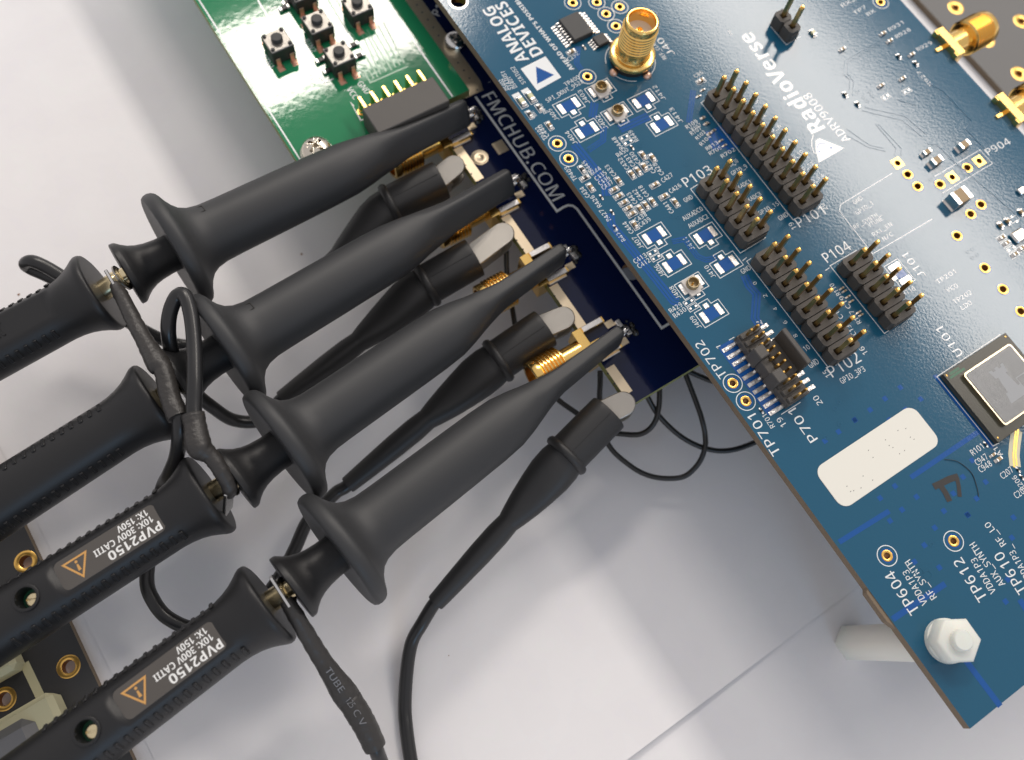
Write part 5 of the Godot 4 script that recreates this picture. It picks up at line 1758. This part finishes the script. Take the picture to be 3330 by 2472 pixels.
# ---------------------------------------------------------------- ground leads
func leads() -> void:
	var names := [
		"black alligator clip and cable on the navy board's edge nearest the green board",
		"black alligator clip with long silver jaw, its cable looping upright beside the handles",
		"black alligator clip between the third and fourth probes, its cable passing beneath the lowest probe",
		"black alligator clip at the navy board's bare corner, below the lowest probe"]
	# jaw tip, mouth of the boot, ring, end of the boot, end of the strain relief
	var g := [
		[Vector3(-38.35, -11, -16.89), Vector3(-42.31, -12, -16.45), Vector3(-51.66, -14.6, -17.18), Vector3(-63.67, -17.5, -14.35), Vector3(-72.09, -19.5, -11.34)],
		[Vector3(-38, -11, -1.59), Vector3(-45.03, -12, -0.86), Vector3(-53.99, -14.6, -1.19), Vector3(-68.24, -18, 0.78), Vector3(-83.46, -21, 2.17)],
		[Vector3(-37.7, -11, 16.68), Vector3(-41.87, -12, 15.87), Vector3(-50.95, -14.6, 16.33), Vector3(-65.37, -18, 18.12), Vector3(-81.23, -21.5, 20.18)],
		[Vector3(-37.53, -11, 33.7), Vector3(-41.1, -12, 33.2), Vector3(-50.11, -14.6, 35.35), Vector3(-63.1, -18, 39.14), Vector3(-78.67, -22, 43.33)]]
	var wires := [
		[Vector3(-81.34, -20, -10.13), Vector3(-86.14, -22, -11.49), Vector3(-89.33, -22.5, -12.92), Vector3(-93.12, -22, -15.1), Vector3(-95.68, -20, -17.07), Vector3(-99.12, -16.9, -21.79), Vector3(-102.3, -14.5, -27.05), Vector3(-105.28, -13.6, -31.74), Vector3(-107.24, -13, -34.4), Vector3(-107.34, -11.8, -34.69), Vector3(-105.99, -10.8, -33.68), Vector3(-104.02, -11.4, -30.77), Vector3(-101.48, -12.7, -25.59), Vector3(-99.29, -13.9, -19.43)],
		[Vector3(-85.71, -21.4, 3.17), Vector3(-88.73, -21, 3.44), Vector3(-91.71, -19.3, 1.92), Vector3(-93.27, -15.7, -0.06), Vector3(-94.43, -12.1, -2.38), Vector3(-94.47, -7, -3.51), Vector3(-93.94, -2, -4.3), Vector3(-92.86, 1, -6.07), Vector3(-91.28, 2.5, -8.05), Vector3(-89.3, 3.5, -9.31), Vector3(-88.35, 4, -8.4), Vector3(-89.01, 4, -5.14), Vector3(-90.47, 4, -1.23), Vector3(-92.44, 4, 3.05), Vector3(-94.41, 3.5, 6.63)],
		[Vector3(-83.05, -21.9, 20.15), Vector3(-84.79, -22, 20.54), Vector3(-89.13, -22.5, 21.67), Vector3(-93.12, -22.5, 24.67), Vector3(-96.72, -22, 27.2), Vector3(-101.61, -21, 29.58), Vector3(-106.79, -20, 29.86), Vector3(-110.82, -19.1, 28.05), Vector3(-113.19, -18.2, 24.74), Vector3(-113.64, -17.2, 21.42), Vector3(-113.08, -16.6, 18.9), Vector3(-110.79, -15.4, 15.66), Vector3(-107.44, -13.3, 11.82), Vector3(-104.4, -10.8, 9.36), Vector3(-102.33, -7, 9.48), Vector3(-99.87, -3, 9.08), Vector3(-97.94, 0.5, 7.96), Vector3(-96.74, 2, 6.19)],
		[Vector3(-81.92, -22.9, 44.83), Vector3(-84.65, -24.4, 46.33), Vector3(-87.32, -25.5, 49.41), Vector3(-90.13, -26.8, 53.56), Vector3(-91.63, -26.8, 56.59), Vector3(-93.3, -26.8, 60.81), Vector3(-94.35, -26.6, 64.19), Vector3(-96.36, -25, 66.49), Vector3(-97.21, -20, 64.31), Vector3(-96.68, -15.7, 60.66), Vector3(-96.15, -13, 57.91), Vector3(-95.82, -11.4, 56.19)]]
	# heat-shrunk ends: points from the cable's end to the collar
	var sleeves := [[], [Vector3(-94.94, 3.4, 7.4), Vector3(-95.39, 3.2, 8.93), Vector3(-96.2, 3, 11.65), Vector3(-95.54, 2.3, 13.59), Vector3(-95.36, 1.5, 15.66), Vector3(-95.51, 0, 17.68), Vector3(-96.17, -1.4, 18.18)], [Vector3(-96.86, 2.2, 6.42), Vector3(-96.53, 2.2, 3.04), Vector3(-95.67, 2.4, -0.62), Vector3(-95.88, 2.2, -2.24), Vector3(-96.07, 1.6, -6.68), Vector3(-96.1, 1, -10.65), Vector3(-96.08, 0, -15.14), Vector3(-96.29, -1.6, -18.06)], [Vector3(-95.86, -11.8, 56.39), Vector3(-95.58, -10.5, 53.22), Vector3(-95.64, -9.5, 50.07), Vector3(-95.79, -9, 48.32), Vector3(-96.07, -6.5, 43.44), Vector3(-96.12, -4.6, 39.79), Vector3(-96.09, -2.6, 36.47), Vector3(-96.19, -1.8, 34.42)]]
	var srad := [[], [1.55, 1.5, 1.75, 1.15, 1.1, 1.05, 0.8], [1.5, 1.4, 1.3, 1.6, 1.2, 1.1, 1.05, 0.8], [1.55, 1.65, 1.7, 1.75, 1.25, 1.15, 1.1, 0.85]]
	for i in 4:
		var q: Array = g[i]
		var jt: Vector3 = q[0]
		var mo: Vector3 = q[1]
		var t := thing("ground_lead", names[i], "alligator clip", "ground leads clipped to the navy board", jt)
		var off := -jt
		var flat_dir := (mo - jt)
		var jb := frame_for(flat_dir)
		var jl := flat_dir.length()
		# two jaws of folded metal, rounded at the tip
		for s: float in [1.0, -1.0]:
			var poly := PackedVector2Array()
			for k in 13:
				var a := PI * k / 12.0
				poly.append(Vector2(cos(a) * 2.0, 1.2 - sin(a) * 2.0))
			poly.append(Vector2(-2.1, jl + 4.0))
			poly.append(Vector2(2.1, jl + 4.0))
			var tmp := MB.new()
			tmp.prism(poly, -0.25, 0.25, 0.12)
			for x: float in [-1.0, 1.0]:
				tmp.box(Vector3(x * 1.93, -0.75, jl * 0.5 + 3.2), Vector3(0.3, 1.3, jl + 0.4), 0.1)
			var jm := MB.new()
			for v in range(0, tmp.v.size(), 3):
				var f := func(p: Vector3) -> Vector3: return jb * Vector3(p.x, p.y * s + (0.25 if s > 0 else -2.4), p.z + (0.0 if s > 0 else 0.6))
				var fn := func(p: Vector3) -> Vector3: return jb * Vector3(p.x, p.y * s, p.z)
				jm.tri(f.call(tmp.v[v]), f.call(tmp.v[v + 1]), f.call(tmp.v[v + 2]), fn.call(tmp.n[v]), fn.call(tmp.n[v + 1]), fn.call(tmp.n[v + 2]))
			obj("jaw", [[jm, mats["nickel"]]], t)
		# boot: tube, ring, flattened bulb, strain relief
		var c1: Vector3 = mo - jt + jb.y * -0.9
		var c2: Vector3 = q[2] - jt
		var c3: Vector3 = q[3] - jt
		var c4: Vector3 = q[4] - jt
		var b1 := frame_for(c2 - c1)
		var l1 := c1.distance_to(c2)
		var m1 := MB.new()
		m1.loft(c1, b1, [[0.9, 2.5, 2.5, 0, 0, 2.2], [0.25, 2.7, 2.7, 0, 0, 2.2], [0.0, 2.9, 2.9, 0, 0, 2.2], [0.0, 3.2, 3.2, 0, 0, 2.2], [0.12, 3.32, 3.32, 0, 0, 2.2], [1.0, 3.35, 3.35, 0, 0, 2.2], [l1 + 0.3, 3.4, 3.4, 0, 0, 2.2]], 40)
		var bo := obj("clip_boot", [[m1, mats["boot_rubber"]]], t)
		var m2 := MB.new()
		m2.lathe(c1, b1.z, [[l1 - 0.8, 3.3], [l1 - 0.65, 3.75], [l1 - 0.25, 3.98], [l1 + 0.15, 3.98], [l1 + 0.55, 3.75], [l1 + 0.7, 3.3]], 40)
		obj("boot_ring", [[m2, mats["boot_rubber"]]], bo)
		var b2 := frame_for(c3 - c2)
		var l2 := c2.distance_to(c3)
		var m3 := MB.new()
		m3.loft(c2, b2, [[-0.2, 3.2, 3.2, 0, 0, 2.2], [l2 * 0.12, 3.55, 3.1, 0, 0, 2.4], [l2 * 0.3, 3.55, 2.7, 0, 0.1, 2.5], [l2 * 0.5, 3.2, 2.1, 0, 0, 2.5], [l2 * 0.7, 2.75, 1.9, 0, -0.1, 2.3], [l2 * 0.88, 2.2, 1.8, 0, 0, 2.1], [l2 * 0.98, 1.85, 1.7, 0, 0, 2.0], [l2 + 0.2, 1.7, 1.6, 0, 0, 2.0]], 40)
		# seam of the mould along the top
		for s in 22:
			var z := l1 * 0.05 + l1 * 0.9 * s / 21.0
			if s % 1 == 0 and s < 21:
				m1 = m1
		obj("boot_bulb", [[m3, mats["boot_rubber"]]], bo)
		var m4 := MB.new()
		var b3 := frame_for(c4 - c3)
		var l3 := c3.distance_to(c4)
		m4.loft(c3, b3, [[-0.6, 1.75, 1.7, 0, 0, 2.0], [l3 * 0.15, 1.95, 1.8, 0, 0, 2.0], [l3 * 0.4, 1.9, 1.75, 0, 0, 2.0], [l3 * 0.75, 1.65, 1.6, 0, 0, 2.0], [l3 - 0.25, 1.45, 1.45, 0, 0, 2.0], [l3, 1.36, 1.36, 0, 0, 2.0]], 32)
		obj("strain_relief", [[m4, mats["boot_rubber"]]], bo)
		var seam := MB.new()
		seam.box(c1 + b1.y * 3.36 + b1.x * 0.55 + b1.z * (l1 * 0.5 - 0.2), Vector3(0.1, 0.08, l1 - 1.2), 0.03, b1.rotated(b1.z, 0.0))
		obj("mould_seam", [[seam, mats["boot_rubber"]]], bo)
		# cable
		var pts: Array = [c4 - b3.z * 0.8, c4 + b3.z * 0.6]
		for w in wires[i]:
			pts.append(w - jt)
		if sleeves[i].size() > 0:
			pts.append(sleeves[i][1] - jt)
		var cm := MB.new()
		cm.tube(spline(pts, 8), 1.05, 16)
		obj("cable", [[cm, mats["cable"]]], t)
		if sleeves[i].size() == 0:
			continue
		var sp := []
		for w in sleeves[i]:
			sp.append(w - jt)
		var sm := MB.new()
		var fine := spline(sp, 8)
		var rr := []
		var rng := RandomNumberGenerator.new()
		rng.seed = 90 + i
		for k in fine.size():
			var s := float(k) / 8.0
			var a: float = srad[i][mini(int(s), srad[i].size() - 1)]
			var b: float = srad[i][mini(int(s) + 1, srad[i].size() - 1)]
			rr.append(lerpf(a, b, smoothstep(0.0, 1.0, s - floorf(s))) + rng.randf_range(-0.05, 0.05))
		sm.tube(fine, rr, 18)
		var so := obj("heat_shrink_sleeve", [[sm, mats["shrink"]]], t)
		# fork lug gripping the collar
		var fk := MB.new()
		var e0: Vector3 = sp[sp.size() - 1]
		var dirn: Vector3 = (e0 - sp[sp.size() - 2]).normalized()
		var fb := frame_for(dirn)
		fk.box(e0 + dirn * 1.3, Vector3(0.5, 2.2, 4.6), 0.1, fb)
		obj("fork_lug", [[fk, mats["steel"]]], so)
		if i == 3:
			var wd := MB.new()
			for w in [["TUBE", 3, 0.10], ["125", 2, 0.15], ["C V", 1, 0.2]]:
				var a0: Vector3 = sp[w[1] + 1]
				var b0: Vector3 = sp[w[1]]
				var rd := (b0 - a0).normalized()
				var ud := UP.cross(rd).normalized()
				var nn := rd.cross(ud)
				letters(wd, w[0], a0 + rd * 0.4 - ud * 0.35 + nn * (maxf(srad[3][w[1]], srad[3][w[1] + 1]) + 0.06), rd, ud, a0.distance_to(b0) * 0.7, 0.8, sans)
			obj("sleeve_lettering", [[wd, mats["shell_grey"]]], so)


func jumpers() -> void:
	var runs := [
		["thin black wire hanging from the navy board beneath the second and third probes", [Vector3(-37.72, -14, -1.91), Vector3(-39.44, -15.5, 0.75), Vector3(-41.46, -17, 4.76), Vector3(-42.99, -17.5, 8.59), Vector3(-44.5, -18, 12.37), Vector3(-45.69, -19, 17.02), Vector3(-44.96, -20, 21.82), Vector3(-44.4, -20.5, 25.47), Vector3(-42.71, -21, 29.41), Vector3(-41.29, -20.5, 33.81), Vector3(-38.96, -20, 35.99), Vector3(-36.36, -19, 37.97), Vector3(-34.07, -17.5, 37.94), Vector3(-32.14, -16, 36.2), Vector3(-30.28, -14.5, 33.18), Vector3(-28.66, -14, 30.71)]],
		["thin black wire making the deepest loop below the navy board's corner", [Vector3(-37.7, -14, 26.5), Vector3(-38.38, -15.5, 27.97), Vector3(-39.21, -18, 29.82), Vector3(-40.68, -20.5, 33.33), Vector3(-40.97, -22, 37.12), Vector3(-39.53, -23, 41.15), Vector3(-37.84, -23.5, 43.83), Vector3(-35.56, -23.5, 45.9), Vector3(-32.7, -23, 47.35), Vector3(-30, -21.5, 46.94), Vector3(-28.08, -20, 45.51), Vector3(-27.03, -19, 43.7), Vector3(-26.65, -17.5, 41.68), Vector3(-26.21, -16.5, 39.25), Vector3(-25.46, -14.5, 33.78), Vector3(-24.75, -14, 31.6)]],
		["thin black wire running from the navy board's lower edge under the blue board", [Vector3(-33.03, -14, 30.93), Vector3(-33.02, -15, 33.29), Vector3(-32.38, -17.5, 37.15), Vector3(-30.46, -19.5, 41.89), Vector3(-27.63, -20.5, 45.62), Vector3(-24.36, -20.5, 47.92), Vector3(-20.05, -19.5, 49.11), Vector3(-15.39, -17, 49.69), Vector3(-12.23, -15, 50.08)]],
		["short thin black wire passing from the navy board's edge under the blue board", [Vector3(-26.73, -14, 31.57), Vector3(-24.95, -14.5, 33.67), Vector3(-23.49, -15, 35.44), Vector3(-22.1, -15.2, 37.16), Vector3(-20.12, -14.8, 39.35)]]]
	for r in runs:
		var mb := MB.new()
		mb.tube(spline(r[1], 8), 0.45, 12)
		var o := obj("jumper_wire", [[mb, mats["jumper_wire"]]], self)
		tag(o, r[0], "wire", "thin black wires under the navy board")
